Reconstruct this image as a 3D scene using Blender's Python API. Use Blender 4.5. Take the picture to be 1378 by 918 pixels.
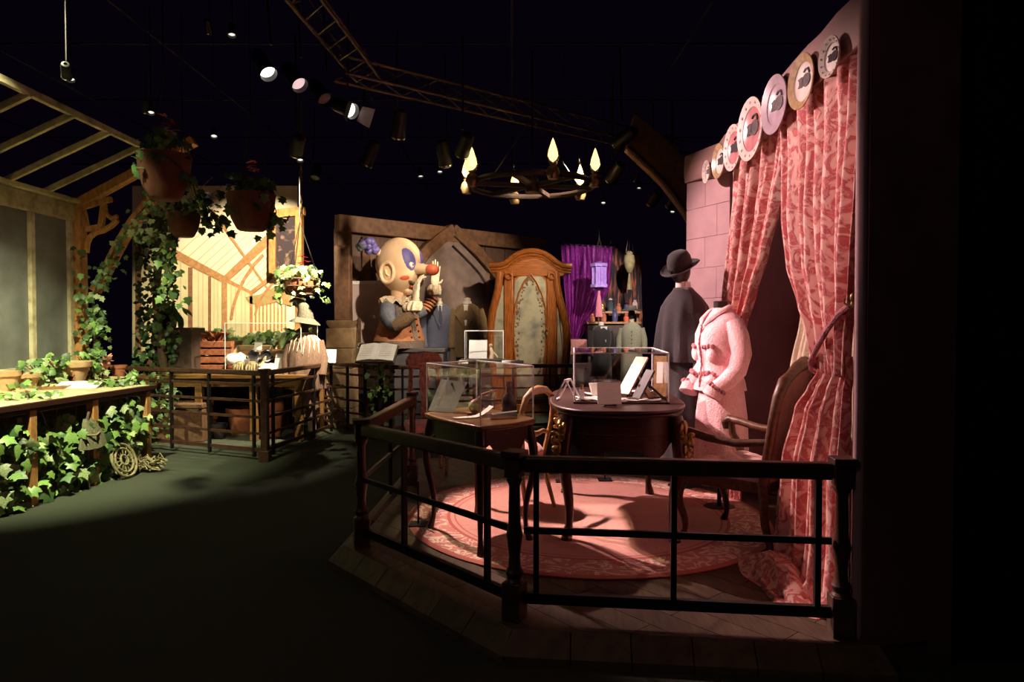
import bpy, math, random
from mathutils import Vector, Matrix
R = math.radians
random.seed(7)
rnd = random.uniform
scene = bpy.context.scene
col = scene.collection
for _o in list(bpy.data.objects):
    bpy.data.objects.remove(_o)

# ---------------------------------------------------------------- camera
CAMZ, FPX, PITCH = 1.52, 919.0, math.atan(24 / 919.0)
cam_d = bpy.data.cameras.new('camera')
cam_d.sensor_width = 36.0
cam_d.lens = 36.0 * FPX / 1378.0
cam_d.clip_end = 200
cam = bpy.data.objects.new('camera', cam_d)
cam.location = (0, 0, CAMZ)
cam.rotation_euler = (math.pi / 2 - PITCH, 0, 0)
col.objects.link(cam)
scene.camera = cam

# ---------------------------------------------------------------- world: an almost black hall
w = bpy.data.worlds.new('hall_dark')
scene.world = w
w.use_nodes = True
w.node_tree.nodes['Background'].inputs[0].default_value = (0.34, 0.18, 0.62, 1)
w.node_tree.nodes['Background'].inputs[1].default_value = 0.0042

scene.view_settings.view_transform = 'Standard'
scene.view_settings.look = 'None'
scene.view_settings.gamma = 1
scene.view_settings.use_curve_mapping = False
scene.view_settings.exposure = 0.0
scene.cycles.transparent_max_bounces = 40

# spotlights on the rig, plus lamps added for fill: position, target, watts, colour, cone degrees, blend, lens, label
SPOTS = [
    ((-2.33, 6.55, 3.92), (-.35, 5.0, .85), 330, (1, .82, .48), 24, .5, 'w', 'black spotlight with a glowing oval lens, leftmost lit lamp on the rig'),
    ((-2.10, 6.75, 3.88), (.75, 4.70, .30), 1150, (1, .64, .58), 34, .35, 'p', 'black spotlight with a pink glowing lens on the rig'),
    ((-1.68, 7.10, 3.72), (1.62, 4.75, 1.75), 1250, (1, .63, .61), 48, .5, 'w', 'spotlight with open grey barn doors and bright crescent lens'),
    ((-2.40, 7.65, 3.45), (-3.95, 10.8, 2.1), 1750, (1, .84, .56), 47, .4, 'd', 'dark spotlight above the hanging chain by the greenhouse'),
    ((-1.70, 8.05, 3.42), (-3.2, 9.1, .95), 1700, (1, .84, .58), 38, .5, 'd', 'dark spotlight second along the rig from the barn doors'),
    ((-.55, 7.70, 3.45), (-1.55, 10.5, 1.75), 420, (1, .80, .58), 48, .4, 'd', 'dark spotlight hung at the far end of the rig'),
    ((1.25, 8.0, 3.62), (-1.3, 11.4, 1.9), 800, (1, .76, .54), 60, .5, 'd', 'small dark spotlight below the wheel chandelier'),
    ((1.30, 8.9, 3.40), (.30, 11.2, 1.85), 170, (1, .80, .52), 36, .5, 'd', 'small spotlight right of the chandelier with silver glints'),
    ((2.05, 10.0, 3.30), (1.55, 13.4, 2.0), 480, (1, .80, .92), 40, .4, 'b', 'small spotlight with bluish lens near the timber arch'),
    ((2.30, 9.9, 3.25), (1.95, 12.4, 1.5), 260, (1, .85, .7), 34, .4, 'a', 'small spotlight with amber lens beside the pink wall'),
    ((-2.95, 10.3, 3.72), (-3.0, 7.75, .1), 330, (1, .9, .68), 34, .4, 'd', 'dark spotlight high in front of the greenhouse backdrop'),
    ((-3.25, 4.55, 4.30), (-4.5, 6.55, .7), 1900, (.95, .95, .58), 56, .8, 'w', 'spotlight over the aisle aimed at the potting bench'),
    ((-.9, 1.6, 4.20), (1.5, 3.1, 1.6), 14, (1, .64, .54), 80, 1.0, 'w', 'dim unseen fill lamp added over the aisle for the platform railing'),  # added out of view, lifts railing and edge boards from the front
    ((-3.23, 5.0, 3.32), (-4.9, 8.0, 1.6), 50, (1, .86, .55), 40, .5, 's', 'small spotlight with a white glint above the bare rafters'),
    ((-3.72, 7.0, 3.68), (-4.4, 8.9, 1.2), 16, (1, .86, .55), 46, .5, 's', 'small spotlight with a white glint above the big pot'),
    ((-2.85, 6.5, 4.27), (-3.35, 9.6, 1.25), 420, (1, .88, .55), 15, .5, 's', 'small spotlight with a white glint high above the dark bowl'),
    ((1.05, 9.8, 3.32), (1.5, 13.2, 1.6), 160, (1, .8, .7), 30, .5, 's', 'small spotlight with a white glint just under the chandelier'),
    ((1.80, 10.0, 3.6), (.9, 12.6, 1.0), 60, (1, .8, .7), 30, .5, 's', 'small spotlight with a white glint left of the timber arch'),
    ((-.80, 8.2, 3.45), (-.45, 9.75, 1.1), 480, (1, .88, .72), 26, .5, 'd', 'dark spotlight added to brighten the small case by the brown coat'),  # added lamp, brightens the page in the small case
    ((-2.60, 4.60, 3.90), (1.50, 5.10, 1.10), 2000, (1, .68, .64), 15, .6, 'w', 'unseen lamp added over the aisle to brighten the pink suit'),  # added out of view as extra light on the suit
    ((-2.80, 3.60, 3.90), (1.60, 3.95, 2.05), 640, (1, .62, .60), 27, .7, 'w', 'unseen lamp added over the aisle as frontal light on the damask curtains'),  # added out of view so the curtain folds are lit frontally
    ((-1.25, 7.55, 3.60), (-1.85, 9.05, 1.1), 190, (1, .86, .66), 26, .5, 'd', 'dark spotlight added above the open book to light it'),  # added lamp, keeps the book pages bright
    ((-2.20, 3.10, 3.90), (.63, 4.38, 1.06), 150, (1, .80, .74), 6, .6, 'w', 'unseen narrow lamp added over the aisle for the taupe caption card'),  # added out of view, narrow beam for the card alone
    ((-3.4, .3, 4.30), (-2.9, 3.2, 0), 34, (1, .86, .84), 110, 1.0, 'w', 'dim wide fill light added unseen behind the camera'),  # added fill that lifts the dark carpet and pier
    ((-1.50, 4.20, 3.95), (-3.35, 9.0, .38), 300, (1, .80, .55), 13, .6, 'w', 'unseen lamp added over the aisle to light things under the display table'),  # added out of view to show the pots below the table
    ((-1.90, 6.95, 3.80), (.85, 4.60, .12), 900, (1, .74, .66), 13, .35, 'd', 'dark spotlight added between the pink lens and barn doors for the rug'),  # added lamp for the bright patch on the rug
]

# ---------------------------------------------------------------- helpers
def pt(px, py, Y):
    u = (px - 689) / FPX
    v = -(py - 459) / FPX
    d = Vector((u, math.cos(PITCH) + v * math.sin(PITCH), -math.sin(PITCH) + v * math.cos(PITCH)))
    return Vector((0, 0, CAMZ)) + d * (Y / d.y)

def gp(px, py, z=0.0):
    q = pt(px, py, 1.0) - Vector((0, 0, CAMZ))
    t = (z - CAMZ) / q.z
    return Vector((0, 0, CAMZ)) + q * t

def lerp(a, b, t):
    return a + (b - a) * t

def table(tab, x):
    """tab: rows (key, v1, v2...), key ascending; smooth interpolation"""
    if x <= tab[0][0]:
        return tab[0][1:]
    for a, b in zip(tab, tab[1:]):
        if x <= b[0]:
            t = (x - a[0]) / (b[0] - a[0])
            t = t * t * (3 - 2 * t) * .5 + t * .5
            return [lerp(p, q, t) for p, q in zip(a[1:], b[1:])]
    return tab[-1][1:]

class MB:
    def __init__(self):
        self.v = []; self.f = []; self.m = []
    def add(self, vs, fs, mi=0, M=None):
        k = len(self.v)
        self.v += [tuple(M @ Vector(p)) if M is not None else tuple(p) for p in vs]
        self.f += [tuple(i + k for i in f) for f in fs]
        self.m += [mi] * len(fs)
        return self
    def box(self, c, s, rz=0, mi=0, M=None):
        x, y, z = s[0] / 2, s[1] / 2, s[2] / 2
        vs = [(-x, -y, -z), (x, -y, -z), (x, y, -z), (-x, y, -z), (-x, -y, z), (x, -y, z), (x, y, z), (-x, y, z)]
        T = Matrix.Translation(c) @ Matrix.Rotation(rz, 4, 'Z')
        if M is not None:
            T = M @ T
        return self.add(vs, [(0, 3, 2, 1), (4, 5, 6, 7), (0, 1, 5, 4), (1, 2, 6, 5), (2, 3, 7, 6), (3, 0, 4, 7)], mi, T)
    def b2(self, a, b, mi=0, M=None):
        return self.box([(p + q) / 2 for p, q in zip(a, b)], [abs(q - p) for p, q in zip(a, b)], 0, mi, M)
    def bar(self, p, q, w_, h_, mi=0, up=(0, 0, 1)):
        p, q = Vector(p), Vector(q)
        d = (q - p); L = d.length; d.normalize()
        s = d.cross(Vector(up))
        if s.length < 1e-4:
            s = Vector((1, 0, 0))
        s.normalize(); u = s.cross(d)
        M = Matrix((( s.x, d.x, u.x, 0), (s.y, d.y, u.y, 0), (s.z, d.z, u.z, 0), (0, 0, 0, 1)))
        M.translation = (p + q) / 2
        return self.box((0, 0, 0), (w_, L, h_), 0, mi, M)
    def prism(self, poly, z0, z1, mi=0, M=None):
        n = len(poly)
        vs = [(x, y, z0) for x, y in poly] + [(x, y, z1) for x, y in poly]
        fs = [tuple(range(n - 1, -1, -1)), tuple(range(n, 2 * n))]
        fs += [(i, (i + 1) % n, n + (i + 1) % n, n + i) for i in range(n)]
        return self.add(vs, fs, mi, M)
    def slab(self, pts, thick, mi=0):
        """polygon of 3d points, extruded along its own normal"""
        P = [Vector(p) for p in pts]
        nrm = Vector((0, 0, 0))
        for i in range(1, len(P) - 1):
            nrm += (P[i] - P[0]).cross(P[i + 1] - P[0])
        nrm.normalize()
        Q = [p - nrm * thick for p in P]
        n = len(P)
        fs = [tuple(range(n)), tuple(range(2 * n - 1, n - 1, -1))] + [(i, n + i, n + (i + 1) % n, (i + 1) % n) for i in range(n)]
        return self.add(P + Q, fs, mi)
    def loft(self, rings, mi=0, cap=True, M=None, closed=True):
        n = len(rings[0]); vs = []; fs = []
        for r in rings:
            vs += list(r)
        for i in range(len(rings) - 1):
            for j in range(n if closed else n - 1):
                a = i * n + j; b = i * n + (j + 1) % n
                fs.append((a, b, b + n, a + n))
        if cap and closed:
            fs.append(tuple(range(n - 1, -1, -1)))
            k = (len(rings) - 1) * n
            fs.append(tuple(range(k, k + n)))
        return self.add(vs, fs, mi, M)
    def tube(self, path, r, n=8, mi=0, cap=True, M=None, flat=1.0):
        P = [Vector(p) for p in path]
        rs = r if isinstance(r, (list, tuple)) else [r] * len(P)
        rings = []; prev = None
        for i, p in enumerate(P):
            d = (P[min(i + 1, len(P) - 1)] - P[max(i - 1, 0)]).normalized()
            if prev is None:
                s = d.cross(Vector((0, 0, 1)))
                if s.length < 1e-3:
                    s = d.cross(Vector((0, 1, 0)))
            else:
                s = prev - d * prev.dot(d)
            s.normalize(); prev = s
            u = s.cross(d)
            rings.append([p + (s * math.cos(a) + u * math.sin(a) * flat) * rs[i] for a in [2 * math.pi * k / n for k in range(n)]])
        rings = [list(reversed(q)) for q in rings]
        return self.loft(rings, mi, cap, M)
    def lathe(self, prof, n=16, mi=0, M=None, cap=True):
        rings = [[(max(r, 1e-4) * math.cos(2 * math.pi * k / n), max(r, 1e-4) * math.sin(2 * math.pi * k / n), z) for k in range(n)] for r, z in prof]
        return self.loft(rings, mi, cap, M)
    def ell(self, c, r, n=14, m=9, mi=0, M=None):
        if not isinstance(r, (tuple, list)):
            r = (r, r, r)
        rings = []
        for i in range(m + 1):
            a = -math.pi / 2 + math.pi * i / m
            rings.append([(c[0] + r[0] * max(math.cos(a), .01) * math.cos(2 * math.pi * k / n), c[1] + r[1] * max(math.cos(a), .01) * math.sin(2 * math.pi * k / n), c[2] + r[2] * math.sin(a)) for k in range(n)])
        return self.loft(rings, mi, True, M)
    def mesh(self, name, mats, sharp=42):
        me = bpy.data.meshes.new(name)
        me.from_pydata(self.v, [], self.f)
        if not isinstance(mats, (list, tuple)):
            mats = [mats]
        for m_ in mats:
            me.materials.append(m_)
        if len(mats) > 1:
            me.polygons.foreach_set('material_index', self.m)
        me.polygons.foreach_set('use_smooth', [True] * len(me.polygons))
        me.update()
        me.set_sharp_from_angle(angle=R(sharp))
        return me
    def build(self, name, mats, parent=None, bevel=0, sharp=42, solid=0, sub=0):
        o = bpy.data.objects.new(name, self.mesh(name, mats, sharp))
        col.objects.link(o)
        if parent is not None:
            o.parent = parent
        if solid:
            md = o.modifiers.new('solid', 'SOLIDIFY'); md.thickness = solid; md.offset = 0
        if sub:
            md = o.modifiers.new('sub', 'SUBSURF'); md.levels = sub; md.render_levels = sub
        if bevel:
            md = o.modifiers.new('bevel', 'BEVEL'); md.width = bevel; md.segments = 2; md.limit_method = 'ANGLE'; md.angle_limit = R(40)
        return o

def inst(name, mesh, parent, loc=(0, 0, 0), rot=(0, 0, 0), sc=1):
    o = bpy.data.objects.new(name, mesh)
    col.objects.link(o)
    o.parent = parent
    o.location = loc
    o.rotation_euler = rot
    o.scale = (sc, sc, sc) if not isinstance(sc, (tuple, list)) else sc
    return o

def tag(o, label, cat, group=None):
    o['label'] = label; o['category'] = cat
    if group:
        o['group'] = group
    return o

def struct(o, label=None):
    o['kind'] = 'structure'
    if label:
        o['label'] = label
    return o

def thing(name, label, cat, loc=(0, 0, 0), rz=0, group=None):
    o = bpy.data.objects.new(name, None)
    o.empty_display_size = .1
    col.objects.link(o)
    o.location = loc
    o.rotation_euler = (0, 0, rz)
    return tag(o, label, cat, group)

def circ(n, r=1.0, ph=0):
    return [(r * math.cos(2 * math.pi * k / n + ph), r * math.sin(2 * math.pi * k / n + ph)) for k in range(n)]

def clip(poly, hull):
    """Sutherland-Hodgman, hull convex counter-clockwise"""
    out = list(poly)
    for i in range(len(hull)):
        a, b = hull[i], hull[(i + 1) % len(hull)]
        inp, out = out, []
        def side(p):
            return (b[0] - a[0]) * (p[1] - a[1]) - (b[1] - a[1]) * (p[0] - a[0])
        for j in range(len(inp)):
            p, q = inp[j], inp[(j + 1) % len(inp)]
            sp, sq = side(p), side(q)
            if sp >= 0:
                out.append(p)
            if (sp >= 0) != (sq >= 0):
                t = sp / (sp - sq)
                out.append((lerp(p[0], q[0], t), lerp(p[1], q[1], t)))
        if len(out) < 3:
            return []
    return out

# ---------------------------------------------------------------- materials
def mat(name, c1, c2=None, rough=.6, scale=8.0, stretch=(1, 1, 1), bump=.15, metal=0.0, spec=.4, sheen=0.0, vary=0.0, detail=4, kind='noise', contrast=(.35, .65), coords='Object', trans=0.0, dist=.02):
    m = bpy.data.materials.new(name)
    m.use_nodes = True
    nt = m.node_tree; N = nt.nodes; L = nt.links
    b = N['Principled BSDF']
    b.inputs['Roughness'].default_value = rough
    b.inputs['Metallic'].default_value = metal
    b.inputs['Specular IOR Level'].default_value = spec
    if sheen:
        b.inputs['Sheen Weight'].default_value = sheen
        b.inputs['Sheen Roughness'].default_value = .5
    c2 = c2 or tuple(x * .7 for x in c1)
    tc = N.new('ShaderNodeTexCoord')
    mp = N.new('ShaderNodeMapping'); mp.inputs['Scale'].default_value = stretch
    L.new(tc.outputs[coords], mp.inputs[0])
    if kind == 'voronoi':
        t = N.new('ShaderNodeTexVoronoi'); t.inputs['Scale'].default_value = scale
        fac = t.outputs['Distance']
    elif kind == 'wave':
        t = N.new('ShaderNodeTexWave'); t.inputs['Scale'].default_value = scale; t.inputs['Distortion'].default_value = 4; t.inputs['Detail'].default_value = 3
        fac = t.outputs['Fac']
    else:
        t = N.new('ShaderNodeTexNoise'); t.inputs['Scale'].default_value = scale; t.inputs['Detail'].default_value = detail
        fac = t.outputs['Fac']
    L.new(mp.outputs[0], t.inputs['Vector'])
    rp = N.new('ShaderNodeValToRGB')
    rp.color_ramp.elements[0].position = contrast[0]; rp.color_ramp.elements[1].position = contrast[1]
    rp.color_ramp.elements[0].color = (*c2, 1); rp.color_ramp.elements[1].color = (*c1, 1)
    L.new(fac, rp.inputs[0])
    out = rp.outputs[0]
    if vary:
        oi = N.new('ShaderNodeObjectInfo')
        hs = N.new('ShaderNodeHueSaturation')
        mr = N.new('ShaderNodeMapRange'); mr.inputs[3].default_value = 1 - vary; mr.inputs[4].default_value = 1 + vary
        L.new(oi.outputs['Random'], mr.inputs[0]); L.new(mr.outputs[0], hs.inputs['Value']); L.new(out, hs.inputs['Color'])
        out = hs.outputs[0]
    L.new(out, b.inputs['Base Color'])
    if bump:
        bp = N.new('ShaderNodeBump'); bp.inputs['Strength'].default_value = bump; bp.inputs['Distance'].default_value = dist
        L.new(fac, bp.inputs['Height']); L.new(bp.outputs[0], b.inputs['Normal'])
    if trans:
        b.inputs['Transmission Weight'].default_value = trans
    return m

def emit(name, c, s):
    m = bpy.data.materials.new(name); m.use_nodes = True
    b = m.node_tree.nodes['Principled BSDF']
    b.inputs['Base Color'].default_value = (*c, 1)
    b.inputs['Emission Color'].default_value = (*c, 1)
    b.inputs['Emission Strength'].default_value = s
    return m

def clear(name, tint=(1, 1, 1), gloss=.12, rough=.02, gcol=(1, 1, 1)):
    m = bpy.data.materials.new(name); m.use_nodes = True
    nt = m.node_tree; N = nt.nodes; L = nt.links
    N.remove(N['Principled BSDF'])
    tr = N.new('ShaderNodeBsdfTransparent'); tr.inputs[0].default_value = (*tint, 1)
    gl = N.new('ShaderNodeBsdfGlossy'); gl.inputs['Roughness'].default_value = rough; gl.inputs[0].default_value = (*gcol, 1)
    lw = N.new('ShaderNodeLayerWeight'); lw.inputs[0].default_value = .5
    pw = N.new('ShaderNodeMath'); pw.operation = 'POWER'; pw.inputs[1].default_value = 4
    L.new(lw.outputs['Facing'], pw.inputs[0])
    fr = N.new('ShaderNodeMath'); fr.operation = 'MULTIPLY_ADD'; fr.inputs[1].default_value = .5; fr.inputs[2].default_value = gloss * .25
    L.new(pw.outputs[0], fr.inputs[0])
    mx = N.new('ShaderNodeMixShader')
    L.new(fr.outputs[0], mx.inputs[0]); L.new(tr.outputs[0], mx.inputs[1]); L.new(gl.outputs[0], mx.inputs[2])
    L.new(mx.outputs[0], N['Material Output'].inputs[0])
    return m

WOODX = (1.2, 14, 14); WOODZ = (14, 14, 1.2); WOODY = (14, 1.2, 14)
M = {}
M['carpet'] = mat('carpet_dark_green', (.078, .088, .060), (.048, .054, .038), .95, 260, bump=.5, spec=.1)
M['hall'] = mat('hall_black_paint', (.040, .026, .060), (.03, .02, .045), .9, 3, bump=0, spec=.1)
M['maroon'] = mat('dark_brown_paint', (.20, .09, .08), (.15, .068, .06), .7, 4, bump=.05, spec=.2)
M['pinkwall'] = mat('pale_rose_plaster', (.52, .33, .345), (.45, .28, .295), .8, 5, bump=.1)
M['pinkbeam'] = mat('rose_brown_beam', (.30, .145, .125), (.22, .105, .09), .6, 3, stretch=(1, .3, 3), bump=.15)
M['mahog'] = mat('dark_mahogany', (.065, .022, .014), (.030, .010, .008), .42, 6, stretch=WOODX, bump=.06)
M['armwood'] = mat('armchair_walnut', (.13, .052, .024), (.07, .028, .014), .42, 6, stretch=(6, 6, 6), bump=.06)
M['mahogz'] = mat('dark_mahogany_upright', (.075, .026, .016), (.035, .012, .009), .32, 6, stretch=WOODZ, bump=.06)
M['railwood'] = mat('rail_dark_wood', (.085, .038, .022), (.045, .020, .013), .4, 5, stretch=(4, 4, 4), bump=.06)
M['blackmetal'] = mat('black_iron', (.022, .018, .017), (.014, .012, .012), .45, 20, bump=.03, metal=.3)
M['walnut'] = mat('table_walnut', (.22, .115, .035), (.12, .058, .018), .3, 5, stretch=WOODX, bump=.05)
M['chairwood'] = mat('chair_honey_wood', (.42, .23, .10), (.26, .13, .055), .4, 8, stretch=(6, 6, 2), bump=.08)
M['carved'] = mat('carved_red_wood', (.50, .25, .17), (.26, .11, .07), .45, 26, bump=.6, dist=.03)
M['oak'] = mat('wardrobe_oak', (.29, .092, .016), (.12, .034, .007), .30, 5, stretch=WOODZ, bump=.08)
M['oakx'] = mat('wardrobe_oak_cross', (.29, .092, .016), (.12, .034, .007), .30, 5, stretch=WOODX, bump=.08)
M['plank'] = mat('parquet_plank', (.10, .064, .038), (.06, .038, .024), .5, 5, stretch=(10, 1.5, 4), bump=.08, vary=.25)
M['skirtb'] = mat('platform_edge_board', (.20, .125, .06), (.12, .075, .038), .5, 5, stretch=(3, 3, 3), bump=.08, vary=.22)
M['timber'] = mat('brown_wall_timber', (.20, .105, .055), (.12, .06, .032), .6, 4, stretch=(3, 3, 3), bump=.12)
M['panel'] = mat('dark_wall_panel', (.13, .075, .048), (.085, .048, .032), .65, 4, stretch=(5, 5, 1), bump=.08, vary=.12)
M['stone'] = mat('grey_violet_stone', (.27, .205, .185), (.20, .15, .14), .85, 6, bump=.25, vary=.15)
M['pillar'] = mat('sandstone_pillar', (.30, .20, .10), (.20, .13, .065), .85, 9, bump=.3, vary=.12)
M['oldpaint'] = mat('flaking_cream_paint', (.58, .50, .31), (.33, .27, .15), .75, 9, stretch=(1, 1, 1), bump=.3, contrast=(.3, .6))
M['pine'] = mat('orange_stained_pine', (.60, .29, .09), (.40, .17, .05), .6, 6, stretch=(5, 5, 1.5), bump=.15)
M['paneglass'] = mat('dusty_grey_glass', (.20, .205, .19), (.13, .135, .125), .35, 3, bump=.05, spec=.5)
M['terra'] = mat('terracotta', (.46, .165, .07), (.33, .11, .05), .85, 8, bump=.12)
M['terrashade'] = mat('shaded_terracotta', (.13, .042, .019), (.085, .028, .014), .9, 8, bump=.12)  # terracotta darkened in the colour to imitate shade on hanging pots
M['terrapale'] = mat('pale_terracotta', (.62, .40, .22), (.48, .28, .14), .85, 8, bump=.15)
M['soil'] = mat('soil', (.05, .033, .02), (.03, .02, .013), .95, 30, bump=.6)
M['leafd'] = mat('ivy_leaf_dark', (.075, .15, .045), (.045, .09, .028), .42, 14, bump=.1, vary=.45)
M['leafm'] = mat('ivy_leaf_mid', (.21, .36, .08), (.11, .21, .05), .42, 14, bump=.1, vary=.4)
M['leafp'] = mat('ivy_leaf_variegated', (.36, .40, .20), (.13, .22, .07), .45, 18, bump=.1, vary=.25, contrast=(.42, .56))
M['stem'] = mat('brown_stem', (.13, .085, .045), (.08, .05, .03), .8, 20, bump=.2)
M['straw'] = mat('straw_wicker', (.34, .29, .15), (.19, .155, .075), .85, 40, stretch=(1, 1, .3), bump=.5)
M['sack'] = mat('khaki_bristle', (.24, .23, .13), (.13, .125, .07), .9, 60, stretch=(4, 4, .3), bump=.6)
M['paper'] = mat('white_paper', (.86, .83, .76), (.78, .75, .68), .8, 12, bump=.03)
M['white'] = mat('white_card', (.86, .85, .82), (.82, .80, .77), .7, 6, bump=.02)
M['grey'] = mat('charcoal_box', (.075, .072, .075), (.055, .053, .055), .6, 8, bump=.04)
M['browndark'] = mat('dark_brown_box', (.07, .045, .032), (.045, .03, .022), .6, 8, bump=.05)
M['acryl'] = clear('clear_acrylic', (.985, .985, .985), .10)
M['acryledge'] = mat('frosted_acrylic_edge', (.80, .80, .80), (.72, .72, .72), .35, 9, bump=0)
M['pinkwool'] = mat('fluffy_pink_wool', (.95, .56, .57), (.76, .37, .40), .95, 75, contrast=(.25, .75), bump=.8, sheen=.6, detail=6, dist=.012)
M['pinktrim'] = mat('rose_wool_trim', (.62, .18, .21), (.42, .10, .13), .95, 120, bump=1, sheen=.4)
M['blackwool'] = mat('black_wool', (.045, .038, .040), (.030, .026, .028), .85, 120, bump=.3, sheen=.25)
M['felt'] = mat('black_felt', (.028, .024, .024), (.02, .017, .018), .8, 90, bump=.2, sheen=.2)
M['form'] = mat('mannequin_black', (.03, .02, .018), (.02, .014, .013), .4, 10, bump=0)
M['skinform'] = mat('mannequin_cream', (.78, .70, .60), (.70, .62, .53), .6, 10, bump=0)
M['bluesuit'] = mat('slate_blue_suiting', (.125, .14, .215), (.09, .10, .165), .8, 90, bump=.2, sheen=.15)
M['bluetie'] = mat('navy_tie', (.05, .055, .10), (.035, .04, .075), .6, 40, bump=.1)
M['coat'] = mat('brown_tweed_coat', (.24, .16, .075), (.15, .10, .045), .9, 70, bump=.35, sheen=.15)
M['coatdark'] = mat('dark_coat_lining', (.12, .10, .07), (.08, .065, .045), .9, 50, bump=.2)
M['clownskin'] = mat('clown_cream_paint', (.74, .52, .32), (.68, .46, .28), .5, 4, bump=.05)
M['clownblue'] = mat('clown_violet_paint', (.13, .105, .33), (.09, .075, .25), .5, 8, bump=.05)
M['clownred'] = mat('clown_red_paint', (.62, .13, .06), (.50, .09, .05), .4, 8, bump=.05)
M['clownjacket'] = mat('clown_rust_jacket', (.42, .17, .075), (.30, .115, .05), .85, 40, bump=.3)
M['clownbrown'] = mat('clown_brown_cuff', (.16, .10, .05), (.10, .062, .032), .85, 40, bump=.4)
M['clowngrey'] = mat('clown_grey_check', (.20, .15, .115), (.12, .09, .075), .85, 60, bump=.3, kind='voronoi')
M['clownsleeve'] = mat('clown_slate_sleeve', (.115, .125, .155), (.08, .085, .11), .8, 30, bump=.3)
M['lace'] = mat('cream_lace_fabric', (.74, .62, .44), (.50, .40, .28), .9, 45, bump=.4)
M['glove'] = mat('cream_glove', (.74, .62, .44), (.62, .50, .35), .8, 20, bump=.15)
M['purple'] = mat('purple_sequin_cloth', (.40, .045, .33), (.12, .010, .11), .45, 60, stretch=(1, 1, .5), bump=.5, contrast=(.35, .6))
M['lantern'] = mat('lilac_paper', (.34, .22, .50), (.24, .14, .38), .7, 14, bump=.1)
M['lanternpale'] = mat('olive_paper', (.32, .29, .11), (.22, .19, .07), .7, 14, bump=.1)
M['backdrop'] = mat('dusky_backdrop', (.55, .16, .05), (.03, .024, .022), .8, 3.2, stretch=(5, 5, .7), bump=.05, contrast=(.50, .66))
M['gold'] = mat('gilt_bronze', (.50, .34, .11), (.24, .15, .05), .35, 30, bump=.5, metal=.8)
M['brass'] = mat('old_brass', (.30, .20, .09), (.18, .12, .05), .4, 20, bump=.1, metal=.7)
M['pinkseat'] = mat('rose_upholstery', (.72, .33, .30), (.58, .24, .22), .8, 40, bump=.25, sheen=.2)
M['paleseat'] = mat('blush_tufted_upholstery', (.66, .42, .38), (.56, .33, .30), .8, 40, bump=.2, sheen=.2)
M['plate'] = mat('white_china', (.66, .58, .52), (.58, .50, .44), .5, 12, bump=0)
M['plategold'] = mat('ochre_china', (.50, .36, .20), (.34, .22, .11), .25, 40, bump=0)
M['platepink'] = mat('pink_china', (.66, .26, .28), (.56, .20, .22), .25, 18, bump=0)
M['platemauve'] = mat('mauve_china', (.46, .35, .40), (.38, .28, .33), .25, 18, bump=0)
M['catdark'] = mat('painted_dark_fur', (.06, .045, .045), (.035, .028, .028), .9, 40, bump=0)
M['catgrey'] = mat('painted_grey_fur', (.16, .13, .13), (.09, .075, .075), .9, 40, bump=0)
M['lens_w'] = emit('lamp_lens_white', (1, .95, .82), 2.5)
M['lens_p'] = emit('lamp_lens_pink', (1, .72, .74), .8)
M['lens_b'] = emit('lamp_lens_blue', (.6, .85, 1), 2.5)
M['lens_a'] = emit('lamp_lens_amber', (1, .72, .42), 2.0)
M['lens_s'] = emit('lamp_lens_small', (1, .95, .85), 1.0)
M['lens_d'] = mat('lamp_lens_dark', (.35, .35, .36), (.3, .3, .3), .1, 5, bump=0)
M['flame'] = emit('lamp_chimney_glow', (1, .74, .34), 2.2)
M['chimney'] = clear('lamp_glass', (1, .93, .8), .15, .05)
M['gel'] = mat('grey_barn_door', (.42, .36, .38), (.34, .29, .31), .5, 10, bump=.05)
M['chrome'] = mat('chrome', (.7, .7, .72), (.6, .6, .62), .18, 10, bump=0, metal=1)
M['truss'] = mat('aluminium_truss', (.10, .07, .05), (.07, .05, .04), .4, 20, bump=.03, metal=.6)
M['redflower'] = mat('red_petal', (.62, .035, .03), (.42, .02, .02), .6, 20, bump=.1)
M['pinkflower'] = mat('dusty_pink_petal', (.66, .34, .26), (.50, .22, .17), .7, 20, bump=.1)
M['book'] = mat('brown_leather', (.17, .10, .05), (.10, .06, .03), .6, 20, bump=.2)
M['drabcloak'] = mat('dusty_mauve_cloak', (.22, .135, .095), (.14, .085, .06), .9, 40, stretch=(3, 3, .5), bump=.3)
M['hatgrey'] = mat('drab_felt_hat', (.17, .15, .11), (.10, .09, .065), .9, 50, bump=.4)
M['teal'] = mat('teal_canvas', (.055, .085, .085), (.035, .058, .06), .8, 8, bump=.1)
M['redstick'] = mat('rust_root', (.46, .17, .075), (.30, .10, .045), .7, 20, bump=.2)
M['green'] = mat('bright_leaf', (.22, .36, .10), (.12, .23, .06), .5, 10, bump=.1, vary=.3)
M['bluestripe'] = mat('indigo_jar', (.07, .07, .16), (.05, .05, .11), .4, 10, bump=0)
M['mural_sky'] = mat('mural_cream_print', (.86, .78, .58), (.80, .71, .50), .8, 4, bump=0)
M['mural_pane'] = mat('mural_pale_yellow_print', (.74, .68, .40), (.66, .60, .34), .8, 4, bump=0)
M['mural_beam'] = mat('mural_timber_print', (.52, .27, .11), (.38, .18, .07), .8, 5, stretch=(4, 4, 4), bump=0)
M['mural_dark'] = mat('mural_shadow_timber_print', (.30, .145, .07), (.22, .10, .05), .8, 5, stretch=(4, 4, 4), bump=0)
M['mural_line'] = mat('mural_glazing_bar_print', (.62, .48, .30), (.56, .42, .25), .8, 5, bump=0)
M['mural_green'] = mat('mural_foliage_print', (.34, .33, .13), (.46, .22, .09), .8, 16, bump=0, contrast=(.4, .6))
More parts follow.
